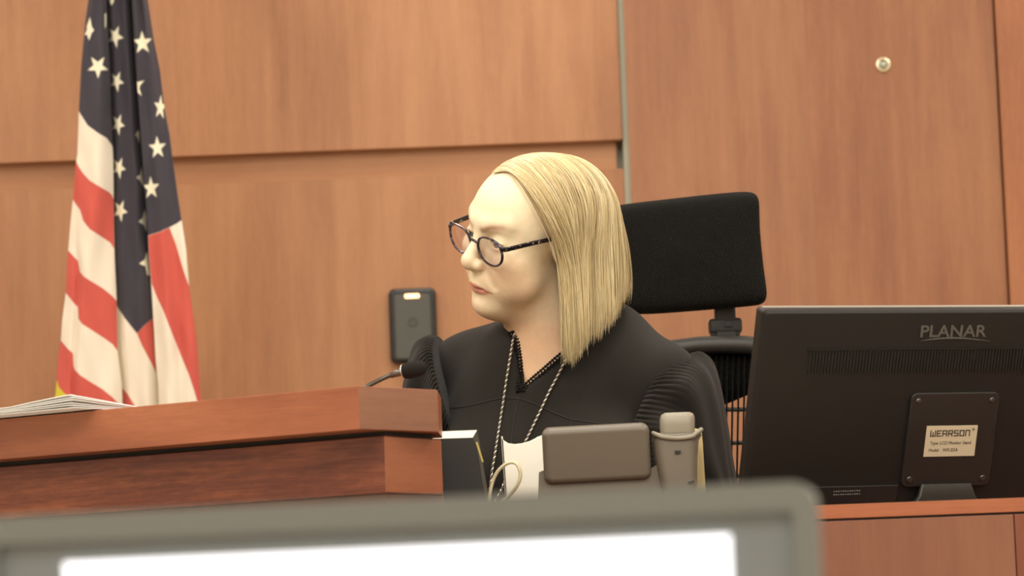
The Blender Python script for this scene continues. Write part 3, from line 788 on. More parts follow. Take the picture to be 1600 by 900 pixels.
bcz = Vector((aq2.x - .004, aq2.y + .05, 0))
add_pillow(bm, [arm_ring(aq, .075, .008), arm_ring(aq2, .085, .012), arm_ring((aq2.x - .004, aq2.y + .012, aq2.z - .025), .12, .02), arm_ring((bcz.x, bcz.y, .012), .15, .03)])
bm_obj('stand_arm', bm, plain('stand_grey_black', (.035, .034, .030), .4), mon, autosmooth=.5)
bm = bmesh.new(); add_box(bm, (0, 0, 0), (.24, .17, .014), .005); bmesh.ops.rotate(bm, cent=(0,0,0), matrix=Vn, verts=bm.verts[:]); bmesh.ops.translate(bm, vec=(bcz.x, bcz.y, .007), verts=bm.verts[:])
bm_obj('stand_base', bm, M_blackg, mon, autosmooth=.6)

# ------------------------------------------------------------------ desk telephone seen from behind
M_ph = plain('phone_grey', s2l((101, 93, 80)), .42, bump=.12, bscale=1800)
M_phl = plain('phone_handset_grey', s2l((136, 129, 112)), .4, bump=.08, bscale=1800)
YPH = 4.72
pc = P(965, 760, YPH)
ph_ = thing('desk_telephone', (pc.x, YPH, zw), 'grey desk telephone seen from behind with upright handset in its cradle', 'telephone')
def loft_px(name, secs, mat, parent, nn=6, asm=1.0):
    """secs: (px left, px right, py, y front, y back, corner) horizontal rings bottom to top"""
    bm = bmesh.new(); rings = []
    for xl_, xr_, py, yf, yb, r in secs:
        a, b = P(xl_, py, (yf+yb)/2), P(xr_, py, (yf+yb)/2); z = (a.z+b.z)/2
        w, d = b.x-a.x, yb-yf
        rings.append([((a.x+b.x)/2 + x, (yf+yb)/2 + y, z) for x, y in rrect(w, d, min(r, w*.49, d*.49), nn)])
    add_pillow(bm, rings)
    return bm_obj(name, bm, mat, parent, local=False, autosmooth=asm)
# display: rounded tablet leaning
sc_ = 5500/YPH
dw, dh = 167/sc_, 88/sc_
bm = bmesh.new(); rounded_slab(bm, dw, dh, .030, .011, .009, Matrix.Translation(P(932, 708.5, YPH-.018)) @ Matrix.Rotation(-ROLL*.4, 4, 'Y') @ Matrix.Rotation(math.radians(10), 4, 'X'))
bm_obj('display_housing', bm, M_ph, ph_, local=False, autosmooth=1.0)
bm = bmesh.new(); add_pillow(bm, [[P(x, y, YPH + d) for x, y in ((842, 738), (849, 735), (858, 744), (872, 748), (1000, 744), (1020, 730), (1034, 722), (1044, 735), (1054, 948), (836, 956))] for d in (-.018, .05)])
bm_obj('body', bm, M_ph, ph_, local=False, autosmooth=.5)
loft_px('handset_cradle', [(1034, 1094, 952, 4.685, 4.745, .012), (1036, 1089, 790, 4.685, 4.745, .012), (1032, 1088.5, 760, 4.686, 4.745, .013), (1024, 1089, 720, 4.687, 4.745, .014), (1019, 1091, 690, 4.689, 4.745, .015), (1019, 1096, 682, 4.690, 4.745, .016), (1022, 1094, 677, 4.695, 4.742, .014)], M_ph, ph_)
hs_ = loft_px('handset', [(1034, 1083, 750, 4.705, 4.738, .008), (1033, 1085, 690, 4.697, 4.738, .010), (1031, 1085, 665, 4.696, 4.738, .010), (1031, 1085, 654, 4.698, 4.738, .010), (1033, 1083, 648, 4.701, 4.736, .009), (1038, 1078, 645.2, 4.706, 4.732, .006)], M_phl, ph_)
hs_['label'] = 'lighter grey telephone handset'
# scooped lip of the cradle
lipc = catmull([P(1020, 677, 4.700), P(1028, 680, 4.690), P(1036, 683, 4.688), (P(1058, 685, 4.688)), P(1080, 682.5, 4.688), P(1088, 677, 4.690), P(1096, 671, 4.700)], 8)
V, F = tube(lipc, .0032, 10); mesh_obj('cradle_lip', V, F, M_phl, ph_, smooth=True)
bm = bmesh.new(); c0 = P(1059, 706, 4.6862); add_box(bm, c0, (.0075, .003, .0045), .0005); bm_obj('latch_slot', bm, M_blackg, ph_, local=False)
bm = bmesh.new(); c0 = P(1080, 753, 4.6855); add_box(bm, c0, (.008, .003, .004), .0005, rot=Matrix.Rotation(-.3, 3, 'Y')); bm_obj('jack_port', bm, M_blackg, ph_, local=False)
# yellow pad behind the cradle's right side
yp = P(1092, 760, 4.78)
bm = bmesh.new()
pts = [P(1076, 668, 4.772), P(1096, 671, 4.756), P(1098, 690, 4.756), P(1102.5, 765, 4.756), P(1108, 950, 4.756), P(1080, 952, 4.772)]
add_prism(bm, pts, (.002, .045, 0), .0008)
ypd = bm_obj('note_pad', bm, plain('pale_yellow_card', s2l((226, 206, 150)), .7))
tag(ypd, 'pale yellow pad standing against the telephone cradle', 'note pad')

# ------------------------------------------------------------------ white scooped holder with a card in it
M_hold = plain('off_white_card', s2l((246, 242, 226)), .6)
YH = 4.79
def hol_pts(Y):
    pr = [(783, 681), (787, 688), (794, 692.5), (804, 694), (816, 692.5), (828, 689), (838, 684), (846, 680.5), (852, 679), (850, 958), (802, 958)]
    return [P(x, y, Y) for x, y in pr]
bm = bmesh.new(); add_prism(bm, hol_pts(YH), (0, .0022, 0), .0006)
hb = P(825, 880, YH)
hold = thing('card_holder', (hb.x, YH + .02, zw), 'off white card holder with a scooped top edge beside the telephone', 'card holder')
bm_obj('front_panel', bm, M_hold, hold, local=False)
bm = bmesh.new()
for xx_ in ((783.5, 681, 802, 958), (850.5, 679, 849.5, 958)):
    a, b2 = P(xx_[0], xx_[1]+1, YH), P(xx_[2], xx_[3], YH)
    add_prism(bm, [a, a + Vector((.0018, 0, 0)), b2 + Vector((.0018, 0, 0)), b2], (0, .035, 0), 0)
add_prism(bm, [p + Vector((0, .033, -.006)) for p in hol_pts(YH)], (0, .002, 0), 0)
bm_obj('side_walls', bm, M_hold, hold, local=False)
bm = bmesh.new(); add_prism(bm, [P(838, 683, YH+.008), P(847, 680, YH+.008), P(849, 674.5, YH+.008), P(866, 676, YH+.008), P(866, 800, YH+.008), P(840, 800, YH+.008)], (0, .001, 0), 0)
cd = bm_obj('card', bm, plain('light_blue_card', s2l((150, 205, 222)), .5)); tag(cd, 'light blue card peeking out behind the white holder', 'card')

# ------------------------------------------------------------------ cable loop
M_cab = plain('beige_cable', s2l((205, 196, 160)), .5)
cp = catmull([P(764, 900, 4.70), P(764, 800, 4.70), P(765, 775, 4.70), P(770, 752, 4.70), P(779, 735, 4.698), P(792, 724.5, 4.695), P(804, 723, 4.692), P(811, 731, 4.69), P(813, 745, 4.69), P(807, 760, 4.692), P(795, 775, 4.70), P(780, 788, 4.706), P(770, 810, 4.71), P(768, 900, 4.71)], 8)
V, F = tube(cp, .0030, 10, flat=.75)
cb = mesh_obj('cable', V, F, M_cab, smooth=True); tag(cb, 'thin beige cable looping up in front of the white holder', 'cable')

# ------------------------------------------------------------------ black binder standing at the end of the ledge
YB = 4.74
bb = P(720, 860, YB)
bnd = thing('binder', (bb.x, YB + .02, zw), 'black binder with cream page edges standing beside the ledge end', 'binder')
bm = bmesh.new(); add_prism(bm, [P(660, 686, YB), P(739, 683.5, YB), P(746, 700, YB), P(788, 966, YB), P(655, 966, YB)], (0, .003, 0), .0008); bm_obj('cover', bm, plain('binder_black', (.014, .013, .012), .5), bnd, local=False)
bm = bmesh.new(); add_prism(bm, [P(660, 686.5, YB+.003), P(738.5, 684.0, YB+.003), P(745.5, 671.8, YB+.030), P(664, 675, YB+.030)], (0, 0, -.012), .0003)
pg_ = bm_obj('pages', bm, plain('cream_pages', s2l((226, 218, 190)), .8), bnd, local=False); pg_['label'] = 'cream page edges'
bm = bmesh.new(); add_prism(bm, [P(739.5, 684, YB+.003), P(746, 671.8, YB+.030), P(795, 964, YB+.030), P(788, 966, YB+.003)], (-.002, 0, 0), 0); bm_obj('spine', bm, plain('binder_spine', (.05, .045, .035), .6), bnd, local=False)
bm = bmesh.new(); add_prism(bm, [P(743, 691, YB-.0012), P(746, 690, YB-.0012), P(756, 722, YB-.0012), P(753, 722, YB-.0012)], (0, .001, 0), 0); tb_ = bm_obj('index_tab', bm, plain('tab_yellow', s2l((190, 170, 90)), .6), bnd, local=False)
# ------------------------------------------------------------------ the seated person
def axes(psi, p, rho):
    Fv = np.array([-math.sin(psi), -math.cos(psi), 0]); X = np.array([math.cos(psi), -math.sin(psi), 0]); U = np.array([0, 0, 1.])
    F2 = Fv*math.cos(p) - U*math.sin(p); U2 = U*math.cos(p) + Fv*math.sin(p)
    return X*math.cos(rho) - U2*math.sin(rho), F2, U2*math.cos(rho) + X*math.sin(rho)
HX, HF, HU = axes(math.radians(58.8), math.radians(15.5), math.radians(23.0))
HO = np.array([.0243, 5.10, 1.7320])
def W(l):
    l = np.asarray(l, float); return HO + l[..., 0:1]*HX + l[..., 1:2]*HF + l[..., 2:3]*HU
def Wv(l): return Vector(W(np.array(l))[...])
RH = np.stack([HX, HF, HU])
def loc(p): return (p - HO.astype(p.dtype)) @ RH.T.astype(p.dtype)
def smin(a, b, k):
    h = np.clip(.5 + .5*(b - a)/k, 0, 1); return b*(1-h) + a*h - k*h*(1-h)
def smax(a, b, k): return -smin(-a, -b, k)
def ell(p, c, r):
    q = p - np.array(c, np.float32); r = np.array(r, np.float32)
    k0 = np.sqrt(((q/r)**2).sum(-1)); k1 = np.sqrt(((q/(r*r))**2).sum(-1))
    return k0*(k0-1)/np.maximum(k1, 1e-6)
def sph(p, c, r): return np.sqrt(((p - np.array(c, np.float32))**2).sum(-1)) - r
def cap(p, a, b, ra, rb=None):
    rb = ra if rb is None else rb
    a = np.array(a, np.float32); b = np.array(b, np.float32); d = b - a
    t = np.clip(((p - a) @ d)/float(d @ d), 0, 1)
    return np.sqrt(((p - a - t[..., None]*d)**2).sum(-1)) - (ra + (rb-ra)*t)
def poly_cap(p, pts, rs, k=None):
    d = None
    for (a, b, ra, rb) in zip(pts[:-1], pts[1:], rs[:-1], rs[1:]):
        e = cap(p, a, b, ra, rb); d = e if d is None else np.minimum(d, e)
    return d
UL = [(-0.0300, 0.0723, -0.0537), (-0.0150, 0.0868, -0.0490), (-0.0060, 0.0928, -0.0465), (0.0000, 0.0933, -0.0472), (0.0060, 0.0928, -0.0465), (0.0150, 0.0868, -0.0490), (0.0300, 0.0723, -0.0537)]
ULr = [.0010, .0036, .0050, .0048, .0050, .0036, .0010]
LL = [(-0.0300, 0.0732, -0.0547), (-0.0130, 0.0872, -0.0560), (0.0000, 0.0912, -0.0575), (0.0130, 0.0872, -0.0560), (0.0300, 0.0732, -0.0547)]
LLr = [.0010, .0044, .0058, .0044, .0010]
ST = [(-0.0300, 0.0760, -0.0547), (-0.0150, 0.0918, -0.0518), (0.0000, 0.0988, -0.0516), (0.0150, 0.0918, -0.0518), (0.0300, 0.0760, -0.0547)]
EYE = (.0312, .0660, .0190)
def head_sdf(p):
    d = ell(p, (0, -.016, .042), (.0745, .096, .077))
    d = smin(d, ell(p, (0, .025, .004), (.061, .0565, .085)), .022)                # mid face
    d = smin(d, ell(p, (0, .042, -.052), (.050, .046, .042)), .03)               # jaw
    for s in (-1, 1):
        d = smin(d, sph(p, (s*.043, .056, -.010), .024), .02)                    # cheekbone
        d = smin(d, sph(p, (s*.042, .046, -.046), .025), .025)                   # lower cheek
        d = smin(d, cap(p, (s*.012, .0745, .044), (s*.041, .059, .047), .011, .008), .014)   # brow ridge
    d = smin(d, sph(p, (0, .0665, -.045), .028), .018)                            # mouth mound
    d = smin(d, ell(p, (0, .078, -.083), (.021, .016, .014)), .018)              # chin
    d = smin(d, cap(p, (0, .050, -.088), (0, .005, -.095), .026, .036), .03)     # under-chin
    for s in (-1, 1):
        d = smax(d, -ell(p, (s*.0325, .0915, .0205), (.021, .020, .0135)), .014) # orbit
    d = smin(d, cap(p, (0, .0765, .034), (0, .1025, -.004), .0062, .0095), .012)  # nose bridge
    d = smin(d, sph(p, (0, .1035, -.0105), .0108), .008)                         # tip
    for s in (-1, 1):
        d = smin(d, ell(p, (s*.0120, .0940, -.0145), (.0072, .0105, .0080)), .006)
        d = smax(d, -ell(p, (s*.0060, .0985, -.0225), (.0032, .0052, .0040)), .003)
    d = smin(d, cap(p, (0, .1015, -.017), (0, .0945, -.024), .0045), .006)
    for s in (-1, 1):                                                            # smile fold
        d = smax(d, -cap(p, (s*.0215, .0915, -.0160), (s*.0330, .0835, -.0450), .0010, .0008), .010)
    d = smin(d, poly_cap(p, UL, ULr), .0035)
    d = smin(d, poly_cap(p, LL, LLr), .0035)
    d = smax(d, -poly_cap(p, ST, [.0007, .0013, .0016, .0013, .0007]), .0022)
    d = smax(d, -cap(p, (-.012, .0985, -.0655), (.012, .0985, -.0655), .0025), .012)
    for s in (-1, 1):                                                            # eyelids around the eyeball
        c = (s*EYE[0], EYE[1], EYE[2])
        d = smin(d, sph(p, c, .0143), .006)
        op = ell(p, (s*EYE[0], EYE[1]+.0115, EYE[2]-.0002), (.0138, .0100, .0050))
        d = smax(d, -op, .0014)
        d = smin(d, poly_cap(p, [(s*(EYE[0]-.0125), EYE[1]+.0100, EYE[2]+.0015), (s*EYE[0], EYE[1]+.0140, EYE[2]+.0068), (s*(EYE[0]+.0135), EYE[1]+.0075, EYE[2]+.0020)], [.0012, .0017, .0014]), .0022)
    for s in (-1, 1):                                                            # ear
        e = ell(p, (s*.0715, -.010, .004), (.0060, .016, .028)); e = smax(e, -ell(p, (s*.0775, -.006, .006), (.005, .009, .017)), .004)
        d = smin(d, e, .005)
    return d
def wpt(px, py, Y): return np.array(P(px, py, Y))
SLj, SRj = wpt(1040, 618, 5.105), wpt(728, 592, 5.24)
NB = wpt(874, 602, 5.175)
ELl, ELr = np.array((.285, 5.12, 1.275)), np.array((-.185, 5.17, 1.275))
WRl, WRr = np.array((.180, 5.00, 1.225)), np.array((-.045, 5.01, 1.225))
def body_sdf(p):
    d = ell(p, wpt(884, 735, 5.185), (.165, .105, .24))
    d = smin(d, ell(p, (.08, 5.20, 1.20), (.165, .125, .22)), .06)
    for e in (wpt(955, 745, 5.085), wpt(805, 740, 5.125)): d = smin(d, sph(p, e, .068), .05)
    d = smin(d, cap(p, SRj, SLj, .040), .05)
    d = smin(d, cap(p, NB + np.array((.0, .02, -.02)), SLj, .040, .038), .05)
    d = smin(d, cap(p, NB + np.array((.0, .03, -.02)), SRj, .038, .038), .05)
    for s_, e_, w_ in ((SLj, ELl, WRl), (SRj, ELr, WRr)):
        d = smin(d, cap(p, s_, e_, .038, .036), .03); d = smin(d, cap(p, e_, w_, .036, .025), .02)
    for sx in (-.085, .095):
        hip = np.array((.08 + sx, 5.22, 1.065)); kn = np.array((.08 + sx*1.4, 4.80, 1.055)); an = np.array((.08 + sx*1.3, 4.82, .60))
        d = smin(d, cap(p, hip, kn, .072, .052), .05); d = smin(d, cap(p, kn, an, .048, .034), .03)
        d = smin(d, cap(p, an + np.array((0, .02, -.055)), an + np.array((0, -.15, -.068)), .034, .028), .02)
    return d
def full_sdf(p):
    d = body_sdf(p)
    d = smin(d, cap(p, W(np.array((0, -.022, -.055))), NB, .056, .060), .035)
    # collar bones / sternum softness
    l = loc(p); near = (np.abs(l) < .19).all(-1)
    h = np.full(d.shape, 9.0, np.float32); h[near] = head_sdf(l[near])
    return np.where(near, smin(d, h, .028), d)
def nets(xs, ys, zs, fn, chunk=24):
    nx, ny, nz = len(xs), len(ys), len(zs)
    v = np.empty((nx, ny, nz), np.float32)
    for i in range(0, nx, chunk):
        g = np.stack(np.meshgrid(xs[i:i+chunk], ys, zs, indexing='ij'), -1).astype(np.float32)
        v[i:i+chunk] = fn(g.reshape(-1, 3)).reshape(g.shape[:3])
    s = v < 0
    cnt = np.zeros((nx-1, ny-1, nz-1), np.int8)
    for a in (0, 1):
        for b in (0, 1):
            for c in (0, 1): cnt += s[a:nx-1+a, b:ny-1+b, c:nz-1+c]
    act = (cnt > 0) & (cnt < 8); I, J, K = np.nonzero(act)
    idx = np.full(act.shape, -1, np.int32); idx[act] = np.arange(len(I), dtype=np.int32)
    acc = np.zeros((len(I), 3), np.float64); n = np.zeros(len(I))
    X = (xs, ys, zs)
    for ax in range(3):
        o1, o2 = [a for a in range(3) if a != ax]
        for p in (0, 1):
            for q in (0, 1):
                a = [I.copy(), J.copy(), K.copy()]; a[o1] += p; a[o2] += q
                b = [t.copy() for t in a]; b[ax] += 1
                va, vb = v[tuple(a)], v[tuple(b)]; m = (va < 0) != (vb < 0)
                t = np.where(m, va/np.where(m, va - vb, 1), 0)
                for k in range(3):
                    pa = X[k][a[k]]; pb = X[k][b[k]]
                    acc[:, k] += np.where(m, pa + (pb-pa)*t, 0)
                n += m
    V = acc/n[:, None]; F = []
    for ax in range(3):
        o1, o2 = [(1, 2), (2, 0), (0, 1)][ax]
        sl = [slice(None)]*3; sl[ax] = slice(0, -1); sa = s[tuple(sl)]
        sl2 = [slice(None)]*3; sl2[ax] = slice(1, None); sb_ = s[tuple(sl2)]
        m = sa != sb_
        ii = list(np.nonzero(m)); ok = (ii[o1] > 0) & (ii[o2] > 0) & (ii[o1] < (nx, ny, nz)[o1]-1) & (ii[o2] < (nx, ny, nz)[o2]-1)
        ii = [t[ok] for t in ii]; ins = sa[tuple(ii)]
        def cell(d1, d2):
            c = [t.copy() for t in ii]; c[o1] -= d1; c[o2] -= d2; return idx[tuple(c)]
        q = np.stack([cell(1, 1), cell(0, 1), cell(0, 0), cell(1, 0)], -1)
        q = np.where(ins[:, None], q, q[:, ::-1]); F.append(q)
    return V, np.concatenate(F)
def axis_pts(lo, a, b, hi, fine, coarse):
    mid = list(np.arange(a, b, fine)); out = []
    h = fine; x = a
    while x > lo: h = min(h*1.25, coarse); x -= h; out.append(x)
    pre = out[::-1]; out = []; h = fine; x = mid[-1]
    while x < hi: h = min(h*1.25, coarse); x += h; out.append(x)
    return np.array(pre + mid + out)
def relax(V, F, it, lam=.5, mask=None):
    e = np.concatenate([F[:, [0, 1]], F[:, [1, 2]], F[:, [2, 3]], F[:, [3, 0]]]); n = len(V)
    for _ in range(it):
        s = np.zeros_like(V); c = np.zeros(n)
        for k in range(3): s[:, k] = np.bincount(e[:, 0], V[e[:, 1], k], n) + np.bincount(e[:, 1], V[e[:, 0], k], n)
        c = np.bincount(e[:, 0], minlength=n) + np.bincount(e[:, 1], minlength=n)
        d = (s/np.maximum(c, 1)[:, None] - V)*lam
        V = V + (d if mask is None else d*mask[:, None])
    return V
FINE = .0017
gx_ = axis_pts(-.36, HO[0]-.115, HO[0]+.105, .46, FINE, .009)
gy_ = axis_pts(4.62, HO[1]-.130, HO[1]+.130, 5.36, FINE*1.1, .009)
gz_ = axis_pts(.48, HO[2]-.150, HO[2]+.155, HO[2]+.17, FINE, .009)
BV, BF = nets(gx_, gy_, gz_, full_sdf)
BV = relax(BV, BF, 2, .45)
# hands (five separate fingers each) resting on the work surface, merged into the same body mesh
def hand(wr, dirv_, side):
    f = np.array(dirv_, float); f /= np.linalg.norm(f); up_v = np.array((0, 0, 1.)); sd2 = np.cross(f, up_v)*side    # sd2: towards the thumb
    q = lambda a, b, c: wr + f*a + sd2*b + up_v*c
    fing = []
    for b0, ln, sp in ((.030, .066, .012), (.010, .076, .004), (-.010, .070, -.004), (-.028, .054, -.012)):
        fing.append(([q(.085, b0, .004), q(.085+ln*.45, b0+sp*.6, .010), q(.085+ln*.78, b0+sp, -.001), q(.085+ln, b0+sp, -.012)], [.0092, .0085, .0078, .0066]))
    th = ([q(.022, .022, -.002), q(.050, .050, -.004), q(.080, .060, -.010)], [.0125, .0105, .0085])
    def sdf(p):
        d = cap(p, q(-.03, 0, 0), q(.02, 0, 0), .024, .026)
        for b0 in (-.024, -.008, .008, .024): d = smin(d, cap(p, q(.015, b0*.6, 0), q(.080, b0*1.1, .002), .014, .011), .012)
        for pts, rs in fing + [th]: d = smin(d, poly_cap(p, pts, rs), .004)
        return d
    c = q(.06, 0, 0)
    ax3 = [np.arange(c[k]-(.13 if k < 2 else .04), c[k]+(.13 if k < 2 else .04), .0028) for k in range(3)]
    return nets(*ax3, sdf)
hand_objs = [hand(WRl, (-.35, -1, -.06), -1), hand(WRr, (.30, -1, -.06), 1)]
for hv, hf in hand_objs:
    BF = np.concatenate([BF, hf + len(BV)]); BV = np.concatenate([BV, hv])
person = thing('person', (.08, 5.2, ZP), 'person with blond bob and glasses in black robe, seated behind the bench looking left', 'person')
# skin tints
Lb = loc(BV)
def gs(c, r): return np.exp(-((Lb - np.array(c))**2).sum(-1)/(r*r))
skin = np.array(s2l((242, 226, 192))); col = np.repeat(skin[None], len(BV), 0)
def mixc(mask, c):
    global col
    mask = np.clip(mask, 0, 1)[:, None]; col = col*(1-mask) + np.array(s2l(c))[None]*mask
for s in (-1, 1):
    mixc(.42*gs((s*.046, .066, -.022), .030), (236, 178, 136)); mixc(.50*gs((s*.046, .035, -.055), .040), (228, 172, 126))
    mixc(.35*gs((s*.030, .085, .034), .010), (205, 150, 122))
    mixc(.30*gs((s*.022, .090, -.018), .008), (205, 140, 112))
mixc(.35*gs((0, .110, -.012), .012), (236, 182, 148))
mixc(.30*gs((0, .085, -.085), .018), (238, 190, 156))
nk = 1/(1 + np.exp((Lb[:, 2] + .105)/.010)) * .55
mixc(nk*1.35, (214, 164, 126))  # neck: ruddier skin, with the shade under the jaw painted into the tint
front = Lb[:, 1] > .075
ax_ = np.abs(Lb[:, 0]); sg = lambda x, w: 1/(1 + np.exp(np.clip(-x/w, -40, 40)))
up_e = np.interp(ax_, [0, .005, .014, .028], [-.0446, -.0434, -.0470, -.0545]); lo_e = np.interp(ax_, [0, .010, .020, .028], [-.0615, -.0608, -.0582, -.0552])
lipm = sg(up_e - Lb[:, 2], .0005)*sg(Lb[:, 2] - lo_e, .0007)*(Lb[:, 1] > .055)*(ax_ < .028)
mixc(lipm*.74, (206, 108, 96))
st_u = np.interp(ax_, [0, .015, .031], [-.0516, -.0520, -.0562])
mixc(np.exp(-((Lb[:, 2] - st_u)/.0010)**2)*(Lb[:, 1] > .055)*(ax_ < .0305)*.55, (146, 66, 58))
for s in (-1, 1):
    bd = poly_cap(Lb.astype(np.float32), [(s*.013, .0850, .0385), (s*.028, .0815, .0450), (s*.042, .069, .0465), (s*.052, .055, .0415)], [.0036, .0034, .0026, .0012])
    mixc(1/(1 + np.exp(bd/.0014))*.75, (150, 96, 64))
    ld = poly_cap(Lb.astype(np.float32), [(s*(EYE[0]-.0125), EYE[1]+.0105, EYE[2]+.0012), (s*EYE[0], EYE[1]+.0148, EYE[2]+.0050), (s*(EYE[0]+.0135), EYE[1]+.0080, EYE[2]+.0010)], [.0006, .0011, .0012])
    mixc(1/(1 + np.exp((ld - .0003)/.0006))*.85, (74, 50, 40))
M_skin, nt, b = new_mat('skin')
at = nt.nodes.new('ShaderNodeAttribute'); at.attribute_name = 'tint'
nz_ = nt.nodes.new('ShaderNodeTexNoise'); nz_.inputs['Scale'].default_value = 90; nz_.inputs['Detail'].default_value = 5
tcs = nt.nodes.new('ShaderNodeTexCoord'); L(nt, tcs.outputs['Object'], nz_.inputs['Vector'])
hv_ = nt.nodes.new('ShaderNodeHueSaturation'); mr = nt.nodes.new('ShaderNodeMapRange'); mr.inputs['To Min'].default_value = .88; mr.inputs['To Max'].default_value = 1.10
L(nt, nz_.outputs['Fac'], mr.inputs['Value']); L(nt, mr.outputs['Result'], hv_.inputs['Value']); L(nt, at.outputs['Color'], hv_.inputs['Color']); L(nt, hv_.outputs['Color'], b.inputs['Base Color'])
b.inputs['Roughness'].default_value = .48; b.inputs['Specular IOR Level'].default_value = .35
b.inputs['Subsurface Weight'].default_value = .30; b.inputs['Subsurface Radius'].default_value = (1, .4, .2); b.inputs['Subsurface Scale'].default_value = .009
nf = nt.nodes.new('ShaderNodeTexNoise'); nf.inputs['Scale'].default_value = 900; L(nt, tcs.outputs['Object'], nf.inputs['Vector'])
bp = nt.nodes.new('ShaderNodeBump'); bp.inputs['Strength'].default_value = .08; bp.inputs['Distance'].default_value = .0006; L(nt, nf.outputs['Fac'], bp.inputs['Height']); L(nt, bp.outputs['Normal'], b.inputs['Normal'])
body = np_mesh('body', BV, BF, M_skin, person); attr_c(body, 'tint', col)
# eyes
M_eye, nt, b = new_mat('eye_surface')
at = nt.nodes.new('ShaderNodeAttribute'); at.attribute_name = 'ang'
rp = nt.nodes.new('ShaderNodeValToRGB'); rp.color_ramp.interpolation = 'LINEAR'; e = rp.color_ramp.elements
e[0].position = 0; e[0].color = (.01, .01, .012, 1); e[1].position = 1; e[1].color = (.72, .66, .60, 1)
for p_, c_ in ((.17, (.01, .01, .012)), (.20, (.12, .17, .21)), (.44, (.16, .22, .27)), (.50, (.05, .07, .09)), (.55, (.72, .67, .62))):
    k = e.new(p_); k.color = (*c_, 1)
L(nt, at.outputs['Fac'], rp.inputs['Fac']); L(nt, rp.outputs['Color'], b.inputs['Base Color']); b.inputs['Roughness'].default_value = .08
for s in (-1, 1):
    th_, ph_n = np.linspace(0, PI, 33), 48
    gaze = np.array((.06, 1.0, .07)); gaze /= np.linalg.norm(gaze); t1 = np.cross(gaze, (0, 0, 1.)); t1 /= np.linalg.norm(t1); t2 = np.cross(t1, gaze)
    V, F, A = [], [], []
    for t in th_:
        for k in range(ph_n):
            a = 2*PI*k/ph_n; r = .0119 + .0007*max(0, 1 - (t/.5)**2)
            V.append(np.array((s*EYE[0], EYE[1], EYE[2])) + r*(gaze*math.cos(t) + (t1*math.cos(a) + t2*math.sin(a))*math.sin(t))); A.append(t)
    for i in range(32):
        for k in range(ph_n): F.append((i*ph_n+k, i*ph_n+(k+1) % ph_n, (i+1)*ph_n+(k+1) % ph_n, (i+1)*ph_n+k))
    eo = np_mesh('eye', W(np.array(V)), F, M_eye, person); attr_f(eo, 'ang', A)

# ------------------------------------------------------------------ robe
Vb, VL_, VR_ = wpt(815, 612, 5.0), wpt(799, 505, 5.0), wpt(972, 468, 5.0)
def robe_sdf(p):
    d = ell(p, wpt(884, 735, 5.18), (.190, .118, .25))
    d = smin(d, ell(p, (.08, 5.19, 1.20), (.195, .145, .26)), .07)
    for e in (wpt(958, 748, 5.083), wpt(802, 745, 5.120)): d = smin(d, sph(p, e, .080), .06)
    SLr, SRr = wpt(1030, 601, 5.105), wpt(733, 584, 5.24)
    d = smin(d, cap(p, SRr, SLr, .053), .045)
    d = smin(d, cap(p, wpt(925, 500, 5.21), SLr, .050, .053), .04)
    d = smin(d, cap(p, wpt(815, 532, 5.27), SRr, .041, .053), .04)
    for sx in (-.085, .095):
        hip = np.array((.08 + sx, 5.22, 1.065)); kn = np.array((.08 + sx*1.4, 4.78, 1.055)); an = np.array((.08 + sx*1.3, 4.80, .72))
        d = smin(d, cap(p, hip, kn, .084, .066), .06); d = smin(d, cap(p, kn, an, .07, .085), .06)
    # soft cloth undulations
    d = d + .0016*np.sin(p[:, 0]*38 + p[:, 2]*21) * np.sin(p[:, 2]*33 - p[:, 0]*17) + .0010*np.sin(p[:, 0]*71 - p[:, 2]*44)
    # V neck: right of the left edge and above the right edge, front only
    def side(a, b):
        a2, b2 = a[[0, 2]], b[[0, 2]]; e = b2 - a2; n_ = np.array((-e[1], e[0]))/np.linalg.norm(e)
        return (p[:, [0, 2]] - a2.astype(np.float32)) @ n_.astype(np.float32)
    k = p[:, 1]/5.0                                             # widen with depth along the sight line
    q = p.copy(); q[:, 0] = p[:, 0]/k; q[:, 2] = (p[:, 2]-1.15)/k + 1.15
    def side2(a, b):
        a2, b2 = a[[0, 2]], b[[0, 2]]; e = b2 - a2; n_ = np.array((-e[1], e[0]))/np.linalg.norm(e)
        return (q[:, [0, 2]] - a2.astype(np.float32)) @ n_.astype(np.float32)
    ql = side2(VL_, Vb); qr = side2(Vb, VR_)                    # positive inside the opening
    cut = np.minimum(np.minimum(ql, qr), 5.225 - p[:, 1])
    return smax(d, cut, .004)
RV, RF = nets(np.arange(-.30, .46, .0042), np.arange(4.66, 5.40, .0048), np.concatenate([np.arange(.66, 1.30, .008), np.arange(1.30, 1.70, .0036)]), robe_sdf)
RV = relax(RV, RF, 3, .5)
M_robe = plain('black_robe_cloth', (.0155, .0130, .0103), .85, spec=.15, bump=.35, bscale=1400, var=.10, vscale=26)
M_robe.node_tree.nodes['Principled BSDF'].inputs['Sheen Weight'].default_value = .06
M_robe.node_tree.nodes['Principled BSDF'].inputs['Sheen Roughness'].default_value = .6
robe = np_mesh('robe', RV, RF, M_robe, person)
bvh = BVHTree.FromPolygons([tuple(v) for v in RV], [tuple(f) for f in RF])
bvb = BVHTree.FromPolygons([tuple(v) for v in BV], [tuple(f) for f in BF])
def on_robe(px, py, off=.0, also_body=True):
    d = ray(px, py).normalized(); h = bvh.ray_cast(CAM, d)
    best = h[0]; nn = h[1]
    if also_body:
        h2 = bvb.ray_cast(CAM, d)
        if h2[0] is not None and (best is None or (h2[0]-CAM).length < (best-CAM).length): best = h2[0]
    if best is None: return P(px, py, 5.12)
    return best - d*off
